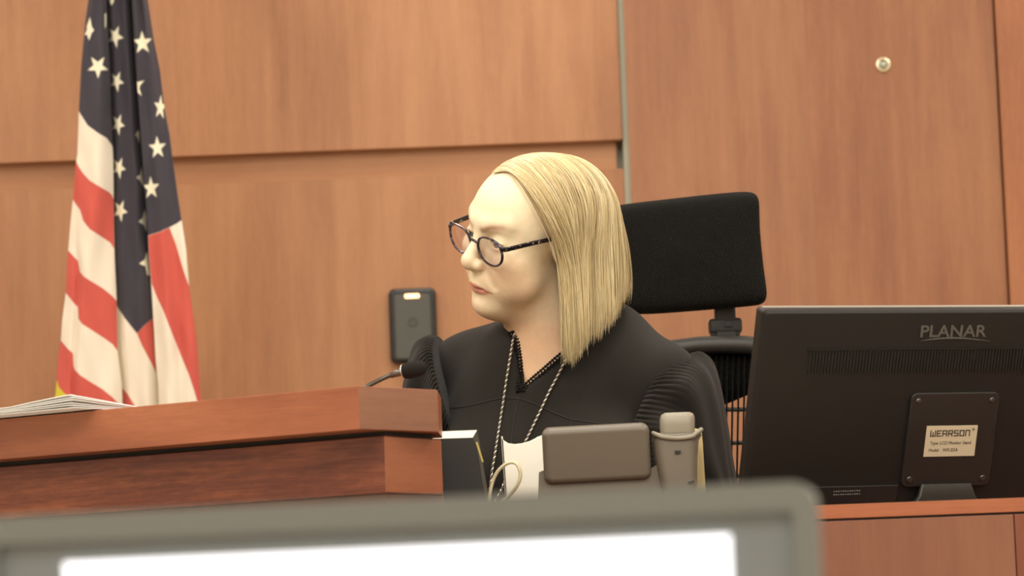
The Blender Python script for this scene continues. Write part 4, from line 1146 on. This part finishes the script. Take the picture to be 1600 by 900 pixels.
# sleeves: gathered into the seam with many fine pleats that run out into loose folds
def sleeve(keys, name, seed, N=92):
    n_k = 130; nth = 640; tk = np.linspace(0, len(keys)-1, n_k)
    tk = np.concatenate([np.linspace(0, .6, 50, endpoint=False), np.linspace(.6, len(keys)-1, 80)])
    def interp(i):
        pts = [Vector(k[i]) for k in keys]; ext = [pts[0]*2 - pts[1]] + pts + [pts[-1]*2 - pts[-2]]
        out = []
        for t in tk:
            j = min(int(t), len(pts)-2); f = t - j; p0, p1, p2, p3 = ext[j:j+4]
            out.append(.5*((2*p1) + (p2-p0)*f + (2*p0-5*p1+4*p2-p3)*f*f + (3*p1-p0-3*p2+p3)*f**3))
        return np.array(out)
    C, A, B = interp(0), interp(1), interp(2)
    th = np.linspace(0, 2*PI, nth, endpoint=False); r2 = np.random.default_rng(seed)
    ph = sum(r2.normal()*.5*np.sin(k*th + r2.uniform(0, 6))/k for k in range(1, 7))
    amp = 1 + .35*np.sin(5*th + r2.uniform(0, 6)) + .2*np.sin(13*th)
    V = np.zeros((len(tk), nth, 3))
    lob = sum(r2.uniform(.5, 1)*np.sin(k*th + r2.uniform(0, 6)) for k in (4, 7, 9, 12))/2.4
    lob2 = sum(r2.uniform(.5, 1)*np.sin(k*th + r2.uniform(0, 6)) for k in (3, 5, 8))/2.0
    for i, t in enumerate(tk):
        fine_a = .0026*np.clip(t/.03, 0, 1)*np.exp(-(t/.50)**2)
        shift = ph + .5*t*np.sin(2*th)
        pleat = fine_a*amp*(np.abs(np.sin(.5*N*(th + .02*shift) + shift))*2 - 1.1)
        fold = 1.35*(.0085*lob*np.clip((t-.18)/.5, 0, 1) + .006*lob2*np.clip((t-.8)/.8, 0, 1)*np.sin(1.5*t))
        puff = .014*np.clip(t/.22, 0, 1)**.6*np.exp(-(t/1.2)**2)
        base = -.012*np.clip(1 - t/.035, 0, 1)
        dirn = A[i][None]*np.cos(th)[:, None] + B[i][None]*np.sin(th)[:, None]
        ln = np.linalg.norm(dirn, axis=1, keepdims=True)
        V[i] = C[i] + dirn*(1 + ((pleat + fold + puff + base)[:, None])/ln)
    V = np.concatenate([C[:1, None, :] + (V[:1] - C[:1, None, :])*.35, V]); idx = np.arange((len(tk)+1)*nth).reshape(len(tk)+1, nth)
    F = np.stack([idx[:-1], np.roll(idx, -1, 1)[:-1], np.roll(idx, -1, 1)[1:], idx[1:]], -1).reshape(-1, 4)
    return np_mesh(name, V.reshape(-1, 3), F, M_robe, robe, off=Vector(person.location))
def kv(*a): return np.array(a, float)
c0 = wpt(1048, 655, 5.11); c1 = wpt(1074, 678, 5.11); c2 = wpt(1088, 745, 5.10)
sl_ = sleeve([(c0, wpt(1086, 560, 5.13)-c0, wpt(996, 645, 5.015)-c0), (c1, wpt(1118, 592, 5.13)-c1, kv(-.014, -.088, .010)), (c2, kv(.055, .006, .012), kv(-.006, -.076, .004)),
        (kv(.285, 5.11, 1.290), kv(.050, .0, -.035), kv(-.02, -.055, .030)), (kv(.24, 5.04, 1.262), kv(.046, -.024, 0), kv(-.01, -.012, .046)), (kv(.190, 5.005, 1.243), kv(.048, -.024, 0), kv(0, -.01, .048))], 'sleeve', 3)
c0 = wpt(716, 625, 5.25); c1 = wpt(684, 655, 5.24); c2 = wpt(668, 730, 5.23)
sr_ = sleeve([(c0, wpt(693, 535, 5.27)-c0, wpt(686, 600, 5.125)-c0), (c1, wpt(646, 570, 5.26)-c1, kv(-.010, -.092, .012)), (c2, kv(-.055, .006, .010), kv(.0, -.080, .004)),
        (kv(-.185, 5.165, 1.290), kv(-.050, 0, -.03), kv(.02, -.055, .03)), (kv(-.12, 5.06, 1.262), kv(-.046, -.024, 0), kv(.01, -.012, .046)), (kv(-.055, 5.015, 1.243), kv(-.048, -.024, 0), kv(0, -.01, .048))], 'sleeve', 5)
M_seam = plain('robe_seam', (.012, .010, .009), .8)
def surf_line(pts, off, n=8): 
    o = []
    for (ax, ay), (bx, by) in zip(pts[:-1], pts[1:]):
        for k in range(n): o.append(on_robe(ax + (bx-ax)*k/n, ay + (by-ay)*k/n, off))
    o.append(on_robe(*pts[-1], off)); return o
def smooth_line(p, it=3):
    for _ in range(it): p = [p[0]] + [(a + b*2 + c)/4 for a, b, c in zip(p[:-2], p[1:-1], p[2:])] + [p[-1]]
    return p
ln_ = smooth_line(surf_line([(684, 640), (712, 637), (735, 634), (760, 627), (785, 622), (800, 622), (815, 624), (835, 631), (862, 644), (890, 655), (915, 659), (945, 663), (985, 668)], .0002))
V, F = tube(ln_, .0011, 6); mesh_obj('yoke_seam', V, F, M_seam, robe, smooth=True)
ln_ = smooth_line(surf_line([(812, 618), (806, 640), (800, 680), (796, 720), (792, 770), (790, 820)], .0001))
V, F = tube(ln_, .0009, 6); mesh_obj('front_seam', V, F, M_seam, robe, smooth=True)
for pts in ([(893, 657), (889, 680), (888, 720)], [(930, 662), (926, 690), (926, 730)]):
    ln_ = smooth_line(surf_line(pts, .0001)); V, F = tube(ln_, .0008, 6); mesh_obj('pleat_seam', V, F, M_seam, robe, smooth=True)
# crochet trim along the neckline
M_trim = plain('black_crochet_trim', (.012, .011, .010), .9, spec=.15, bump=.8, bscale=900)
def trim(pts, wid, off):
    ln = smooth_line(surf_line(pts, off, 14), 4)
    tot = sum((b-a).length for a, b in zip(ln[:-1], ln[1:])); n = int(tot/.0009)
    cum = np.concatenate([[0], np.cumsum([(b-a).length for a, b in zip(ln[:-1], ln[1:])])]); arr = np.array(ln)
    s = np.linspace(0, tot, n); pp = np.stack([np.interp(s, cum, arr[:, k]) for k in range(3)], 1)
    pieces = []
    for o_, r_, fr in ((0, wid*.36, .0058), (wid*.55, wid*.30, .0046), (-wid*.5, wid*.30, .0052)):
        q = [Vector(p) + (cr*math.cos(.5) - cu*0)*0 for p in pp]
        T = [(Vector(pp[min(i+1, n-1)]) - Vector(pp[max(i-1, 0)])).normalized() for i in range(n)]
        q = [v + T[i].cross(fwd).normalized()*o_ for i, v in enumerate(q)]
        pieces.append(tube(q, [r_*(1 + .38*math.sin(2*PI*x/fr)) for x in s], 7, flat=.7))
    return merge(*pieces)
V, F = merge(trim([(800, 517), (806, 535), (809, 560), (811, 585), (813, 612)], .0085, .002), trim([(816, 611), (835, 594), (855, 577), (873, 561), (893, 545), (915, 524), (936, 502), (955, 481), (974, 470)], .0085, .002))
mesh_obj('neck_trim', V, F, M_trim, robe, smooth=True)
# ------------------------------------------------------------------ silver rope lanyard
M_silver = plain('silver_rope', (.74, .69, .58), .32, .9)
M_silver_d = plain('dark_rope_strand', (.12, .10, .08), .5, .4)
lan = None
def rope(pts):
    ln = smooth_line([on_robe(x, y, .0035) for x, y in pts], 2); ln = catmull(ln, 10)
    cum = np.concatenate([[0], np.cumsum([(b-a).length for a, b in zip(ln[:-1], ln[1:])])]); arr = np.array(ln)
    n = int(cum[-1]/.0008); s = np.linspace(0, cum[-1], n); pp = np.stack([np.interp(s, cum, arr[:, k]) for k in range(3)], 1)
    out = []
    for ph in (0, PI):
        q = [Vector(p) + (cr*math.cos(2*PI*x/.0085 + ph) - fwd*math.sin(2*PI*x/.0085 + ph))*.0010 for p, x in zip(pp, s)]
        out.append(tube(q, .00115, 6))
    return out
def dens(pts, n=6):
    o = []
    for (ax, ay), (bx, by) in zip(pts[:-1], pts[1:]):
        for k in range(n): o.append((ax+(bx-ax)*k/n, ay+(by-ay)*k/n))
    return o + [pts[-1]]
r1 = rope(dens([(803.5, 521), (800, 540), (796, 565), (791, 595), (786, 630), (780, 668), (774, 705), (768, 740), (765, 770), (768, 790), (776, 780), (784, 765), (792, 742)]))
r2 = rope(dens([(888, 553), (884, 562), (872, 586), (858, 612), (845, 640), (834, 663), (822, 688), (805, 720), (792, 742)]))
V, F = merge(r1[0], r2[0]); lan = mesh_obj('lanyard', V, F, M_silver, person, smooth=True); lan['label'] = 'silver twisted rope lanyard'
V, F = merge(r1[1], r2[1]); mesh_obj('dark_strand', V, F, M_silver_d, lan, smooth=True, local=False)

# ------------------------------------------------------------------ glasses
M_frame, nt, b = new_mat('tortoise_acetate')
tc = nt.nodes.new('ShaderNodeTexCoord'); n = nt.nodes.new('ShaderNodeTexNoise'); n.inputs['Scale'].default_value = 230; n.inputs['Detail'].default_value = 2; L(nt, tc.outputs['Object'], n.inputs['Vector'])
rp = nt.nodes.new('ShaderNodeValToRGB'); e = rp.color_ramp.elements; e[0].position = .60; e[0].color = (.010, .008, .012, 1); e[1].position = .70; e[1].color = (.62, .50, .36, 1)
L(nt, n.outputs['Fac'], rp.inputs['Fac']); L(nt, rp.outputs['Color'], b.inputs['Base Color']); b.inputs['Roughness'].default_value = .15
M_rim, nt, b = new_mat('dark_plum_acetate')
tc = nt.nodes.new('ShaderNodeTexCoord'); n = nt.nodes.new('ShaderNodeTexNoise'); n.inputs['Scale'].default_value = 160; L(nt, tc.outputs['Object'], n.inputs['Vector'])
rp = nt.nodes.new('ShaderNodeValToRGB'); e = rp.color_ramp.elements; e[0].position = .5; e[0].color = (.016, .011, .018, 1); e[1].position = .72; e[1].color = (.22, .15, .20, 1)
L(nt, n.outputs['Fac'], rp.inputs['Fac']); L(nt, rp.outputs['Color'], b.inputs['Base Color']); b.inputs['Roughness'].default_value = .15
M_glass, nt, b = new_mat('lens_glass')
out = nt.nodes['Material Output']; nt.nodes.remove(b)
tr_ = nt.nodes.new('ShaderNodeBsdfTransparent'); tr_.inputs['Color'].default_value = (.985, .97, .985, 1); gl = nt.nodes.new('ShaderNodeBsdfGlossy'); gl.inputs['Roughness'].default_value = .05
ms = nt.nodes.new('ShaderNodeMixShader')
ms.inputs['Fac'].default_value = .08; L(nt, tr_.outputs['BSDF'], ms.inputs[1]); L(nt, gl.outputs['BSDF'], ms.inputs[2]); L(nt, ms.outputs['Shader'], out.inputs['Surface'])
GYAW = math.radians(2.0)
def G(l):
    l = np.asarray(l, float); c, s_ = math.cos(GYAW), math.sin(GYAW); x = l[..., 0]; f = l[..., 1] - .09
    return W(np.stack([x*c + f*s_, .09 + f*c - x*s_, l[..., 2]], -1))
GF, GU = .0925, .0125
glasses = bpy.data.objects.new('glasses', None); COL.objects.link(glasses); glasses.parent = person; glasses.location = Vector(W(np.array((0, GF, GU)))) - Vector(person.location); glasses.empty_display_size = .02
def lens_curve(s, k=1.0, n=72, df=0.0):
    o = []
    for i in range(n):
        a = 2*PI*i/n; c, sn = math.cos(a), math.sin(a)
        x = .0285*math.copysign(abs(c)**.86, c); u = .0220*math.copysign(abs(sn)**.88, sn)
        if x > 0 and u > 0: u += .0022*(x/.0275)*(u/.0220); x += .0012*(u/.022)
        if u < 0: x *= 1 - .10*(-u/.022)
        x *= k; u *= k
        X = .0355 + x; f = GF - .0005 - 1.1*max(0, X-.012)**2 + .06*u
        o.append((s*X, f + df, GU + u))
    return o
for s in (-1, 1):
    lc = [Vector(v) for v in G(np.array(lens_curve(s)))]
    lc2 = lc + lc[:2]; 
    rr_ = []
    V, F = [], []
    n = len(lc); li = [Vector(v) for v in G(np.array(lens_curve(s, .89)))]
    off = Vector(HF)*.0016
    for a, c in zip(lc, li): V += [a + off, c + off*.9, c - off*.9, a - off]
    for i in range(n):
        j = (i+1) % n
        for k in range(4): F.append((i*4+k, i*4+(k+1) % 4, j*4+(k+1) % 4, j*4+k))
    bmr = bmesh.new(); vv = [bmr.verts.new(v) for v in V]
    for f in F: bmr.faces.new([vv[i] for i in f])
    bmesh.ops.recalc_face_normals(bmr, faces=bmr.faces[:])
    es = [e for e in bmr.edges if len(e.link_faces) == 2 and e.calc_face_angle(0) > .9]
    bmesh.ops.bevel(bmr, geom=es, offset=.0006, segments=2, affect='EDGES', profile=.5)
    rim = bm_obj('rim', bmr, M_rim, glasses, local=False, autosmooth=.7)
    # meniscus lens
    cen = np.array((s*.0355, GF - 1.1*.0225**2 + .0012, GU))
    ringsN = [1.0, .75, .5, .25]; V, F = [], []
    base = np.array(lens_curve(s, .94))
    for side_ in (0, 1):
        for k in ringsN:
            r = cen + (base - cen)*k; r[:, 1] = cen[1] + (base[:, 1]-cen[1])*k*k - side_*.0016; V += [tuple(x) for x in r]
        V.append((cen[0], cen[1] - side_*.0016, cen[2]))
    nb = len(base); blk = nb*4 + 1
    for side_ in (0, 1):
        o = side_*blk
        for k in range(3):
            for i in range(nb):
                j = (i+1) % nb; q = (o+k*nb+i, o+k*nb+j, o+(k+1)*nb+j, o+(k+1)*nb+i); F.append(q if side_ == 0 else q[::-1])
        for i in range(nb):
            j = (i+1) % nb; q = (o+3*nb+i, o+3*nb+j, o+blk-1); F.append(q if side_ == 0 else q[::-1])
    for i in range(nb):
        j = (i+1) % nb; F.append((i, blk+i, blk+j, j))
    bml = bmesh.new(); vv = [bml.verts.new(v) for v in G(np.array(V))]
    for f in F: bml.faces.new([vv[i] for i in f])
    bm_obj('lens', bml, M_glass, glasses, smooth=True, local=False)
    # end piece and temple arm
    arm = [(s*.0625, GF-.0025, GU+.0110), (s*.0680, GF-.0060, GU+.0115), (s*.0705, GF-.015, GU+.0115), (s*.0765, GF-.055, GU+.0115), (s*.0805, .005, GU+.0100), (s*.0805, -.012, GU+.005), (s*.0775, -.026, GU-.010), (s*.0745, -.034, GU-.030)]
    ap = catmull([Vector(v) for v in G(np.array(arm))], 8)
    V, F = tube(ap, list(np.interp(np.linspace(0, 7, len(ap)), range(8), [.0036, .0040, .0038, .0036, .0034, .0030, .0028, .0024])), 10, flat=.45, up=Vector(HX))
    mesh_obj('temple_arm', V, F, M_frame, glasses, smooth=True)
brp = catmull([Vector(v) for v in G(np.array([(-.0085, GF-.002, GU+.004), (-.004, GF+.0012, GU+.0085), (0, GF+.002, GU+.0095), (.004, GF+.0012, GU+.0085), (.0085, GF-.002, GU+.004)]))], 6)
V, F = tube(brp, .0019, 10); mesh_obj('bridge', V, F, M_rim, glasses, smooth=True)

# ------------------------------------------------------------------ hair: thousands of fine locks
SKC, SKR = np.array((0, -.016, .042)), np.array((.0745, .096, .077))
def skull_push(l, off):
    q = (l - SKC)/(SKR + off[..., None]); r = np.linalg.norm(q, axis=-1, keepdims=True)
    return SKC + (q/r)*(SKR + off[..., None])
def make_hair(N, side, seed):
    R = np.random.default_rng(seed)
    s = R.uniform(0, 1, N)**.72
    # start of the path: along the parting, then the crown
    f0 = np.interp(s, [0, .25, .5, .75, 1], [.062, .032, -.018, -.058, -.080]) if side > 0 else np.interp(s, [0, .45, 1], [.030, -.01, -.060])
    p0 = np.stack([np.interp(s, [0, .5, 1], [-.034, -.030, -.010]) + R.normal(0, .002, N), f0, np.full(N, .118)], -1)
    # crossing at ear height
    ang = np.interp(s, [0, .25, .5, .75, 1], [78.5, 83, 93, 125, 186]) if side > 0 else np.interp(s, [0, .12, .35, .7, 1], [100, 106, 120, 150, 186])      # degrees from the front, around the head
    ang = np.radians(ang + R.normal(0, 1.2, N) - (R.uniform(0, 1, N) < .008)*(s < .3)*R.uniform(2, 8, N))
    lay = R.uniform(0, 1, N)
    vol = (.007 + .012*lay)*np.interp(np.degrees(ang), [60, 90, 130, 180], [1, 1.15, 1.9, 2.1]) if side > 0 else .003 + .006*lay
    c = np.stack([side*np.sin(ang), np.cos(ang), np.interp(np.degrees(ang), [85, 110, 150], [-.34, -.30, -.22])], -1)
    c = c/np.linalg.norm(c, axis=-1, keepdims=True)
    d0 = (p0 - SKC)/SKR; d0 /= np.linalg.norm(d0, axis=-1, keepdims=True)
    om = np.arccos(np.clip((d0*c).sum(-1), -1, 1))[:, None]
    q0 = np.where(R.uniform(0, 1, N) < .35, R.uniform(0, .02, N), R.uniform(0, .62, N)**1.1)
    q0 = np.where((s < .10), R.uniform(0, .75, N), q0)
    n1, n2 = 16, 13
    pts = []
    for i in range(n1):
        t = q0 + (1-q0)*i/(n1-1); te = t[:, None]
        d = (np.sin((1-te)*om)*d0 + np.sin(te*om)*c)/np.sin(om)
        # sweep the front strands back before they drop
        wf = np.clip(1 - s/.45, 0, 1)*np.sin(PI*np.clip(t, 0, 1)**.85)*.50
        d = d + wf[:, None]*np.array((0, -.75, .65)); d /= np.linalg.norm(d, axis=-1, keepdims=True)
        lift = .003 + vol*np.clip((t - q0)/.22, .12, 1)*(.22 + .78*np.clip(t, 0, 1)**1.6)
        pts.append(SKC + d*(SKR + lift[:, None]))
    up = W(np.stack(pts, 1))                                        # N, n1, 3 world
    # free fall from the crossing
    e = up[:, -1]; prev = up[:, -1] - up[:, -3]
    dirn = prev/np.linalg.norm(prev, axis=-1, keepdims=True)
    a = np.degrees(ang) if side > 0 else np.degrees(ang)*.5 + 90
    zend = np.interp(a, [66, 82, 100, 125, 150, 180], [1.560, 1.556, 1.574, 1.606, 1.642, 1.654]) + R.normal(0, .005, N) - .010*R.uniform(0, 1, N)**6 + .006*np.sin(s*150)*np.sin(s*37)
    out = [up]; cur = e.copy(); L_ = np.maximum(cur[:, 2] - zend, .02); st = (L_/n2)[:, None]
    grav = np.array((.0, .0, -1.0)); fall = []
    tw = R.normal(0, .05, N); phs = R.uniform(0, 6.28, N)
    rad = (up[:, -1] - HO - np.array((0, 0, 0))); rad[:, 2] = 0; rad /= np.linalg.norm(rad, axis=-1, keepdims=True)
    for i in range(n2):
        g = min(1, .30 + .10*i)
        dirn = dirn*(1-g) + grav*g + rad*(.02 - .22*max(0, i/n2-.4))
        dirn /= np.linalg.norm(dirn, axis=-1, keepdims=True)
        cur = cur + dirn*st/np.maximum(-dirn[:, 2:3], .35)
        cur = cur + (rad*(.0006*np.sin(phs + i*.8))[:, None])
        fall.append(cur.copy())
    allp = np.concatenate([up, np.stack(fall, 1)], 1)
    for _ in range(7): allp[:, 1:-1] = .25*allp[:, :-2] + .5*allp[:, 1:-1] + .25*allp[:, 2:]
    # gentle clumping
    wave = .0022*np.sin(np.linspace(0, 5, n1+n2)[None, :] + (s*55)[:, None]) * np.linspace(0, 1, n1+n2)[None, :]
    allp = allp + wave[..., None]*np.array(cr)[None, None]
    tt_ = np.linspace(0, 1, n1+n2)[None, :]
    cid = np.floor(s*95 + .7*np.sin(s*40) + 3*lay).astype(int); CR = np.random.default_rng(seed+90); ca, cp, cf = CR.normal(0, 1, 140), CR.uniform(0, 6.28, 140), CR.uniform(2, 5, 140)
    w1 = (.0020*ca[cid][:, None]*np.sin(cp[cid][:, None] + cf[cid][:, None]*tt_) + .0010*R.normal(0, 1, N)[:, None]*np.sin(R.uniform(0, 6.28, N)[:, None] + R.uniform(2, 6, N)[:, None]*tt_))*tt_**.7
    stray = (R.uniform(0, 1, N) < .006)[:, None]*(.006*np.sin(tt_*PI*.9)*R.normal(0, 1, N)[:, None])
    allp = allp + (w1 + stray)[..., None]*np.array(cr)[None, None]
    return allp, s, lay
def hair_mesh(strands, rads, cols, name, parent):
    N, n, _ = strands.shape
    T = np.gradient(strands, axis=1); T /= np.linalg.norm(T, axis=-1, keepdims=True) + 1e-9
    ref = np.array(fwd)[None, None]; A = np.cross(T, ref); A /= np.linalg.norm(A, axis=-1, keepdims=True) + 1e-9; B = np.cross(T, A)
    taper = np.interp(np.linspace(0, 1, n), [0, .05, .7, .93, 1], [.55, 1, 1, .7, .12])[None, :, None]
    V = np.stack([strands + (A*math.cos(2*PI*k/3) + B*math.sin(2*PI*k/3))*rads[:, None, None]*taper for k in range(3)], 2)
    idx = np.arange(N*n*3).reshape(N, n, 3)
    F = np.stack([idx[:, :-1], np.roll(idx, -1, 2)[:, :-1], np.roll(idx, -1, 2)[:, 1:], idx[:, 1:]], -1).reshape(-1, 4)
    o = np_mesh(name, V.reshape(-1, 3), F, M_hair, parent)
    attr_c(o, 'tint', np.repeat(cols, n*3, 0)); return o
M_hair, nt, b = new_mat('blond_hair')
at = nt.nodes.new('ShaderNodeAttribute'); at.attribute_name = 'tint'; L(nt, at.outputs['Color'], b.inputs['Base Color'])
b.inputs['Roughness'].default_value = .42; b.inputs['Specular IOR Level'].default_value = .45
S1, s1, l1 = make_hair(5200, 1, 11); S2, s2, l2 = make_hair(2600, -1, 12)
ST_ = np.concatenate([S1, S2]); ly = np.concatenate([l1, l2]); sA = np.concatenate([s1, s2])
R = np.random.default_rng(5)
t = R.uniform(0, 1, len(ST_)); gold = np.array(s2l((198, 174, 122))); pale = np.array(s2l((232, 216, 174))); brown = np.array(s2l((138, 110, 70)))
clump = .5 + .5*np.sin(sA*140 + 2*np.sin(sA*31))
cols = gold[None]*(1-t[:, None]) + pale[None]*t[:, None]
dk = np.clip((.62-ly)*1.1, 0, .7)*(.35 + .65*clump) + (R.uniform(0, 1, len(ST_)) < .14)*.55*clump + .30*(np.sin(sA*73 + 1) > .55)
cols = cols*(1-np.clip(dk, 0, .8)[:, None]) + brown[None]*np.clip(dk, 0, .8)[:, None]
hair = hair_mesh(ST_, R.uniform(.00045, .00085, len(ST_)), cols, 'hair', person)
hair['label'] = 'straight blond bob parted off centre'
# ------------------------------------------------------------------ ceiling lights, camera, colour management
def area(name, loc, sx, sy, power, col):
    l = bpy.data.lights.new(name, 'AREA'); l.shape = 'RECTANGLE'; l.size = sx; l.size_y = sy; l.energy = power; l.color = col
    o = bpy.data.objects.new(name, l); o.location = loc; COL.objects.link(o); return o
WARM = (1.0, .95, .87)
for i, (x, y) in enumerate(((-1.7, .6), (0, .6), (1.7, .6), (-1.7, 2.6), (0, 2.6), (1.7, 2.6), (-1.7, 4.6), (0, 4.6), (1.7, 4.6), (-1.7, 6.2), (0, 6.2), (1.7, 6.2))):
    area('ceiling_light', (x, y, ZC - .03), .6, 1.2, {.6: 27, 2.6: 40, 4.6: 21, 6.2: 13}[y], WARM)
w = bpy.data.worlds.new('world'); SC.world = w; w.use_nodes = True
w.node_tree.nodes['Background'].inputs['Color'].default_value = (.6, .55, .48, 1); w.node_tree.nodes['Background'].inputs['Strength'].default_value = .3
cam = bpy.data.cameras.new('camera'); co = bpy.data.objects.new('camera', cam); COL.objects.link(co)
cam.sensor_width = 36; cam.lens = 36*FPX/1600
co.matrix_world = Matrix.Translation(CAM) @ Matrix(((cr.x, cu.x, -fwd.x), (cr.y, cu.y, -fwd.y), (cr.z, cu.z, -fwd.z))).to_4x4()
cam.dof.use_dof = True; cam.dof.focus_distance = 5.02; cam.dof.aperture_fstop = 6.8; cam.clip_start = .05
SC.camera = co
vs = SC.view_settings; vs.view_transform = 'Standard'
try: vs.look = 'None'
except Exception: pass
vs.gamma = 1; vs.use_curve_mapping = False; vs.exposure = 0.0
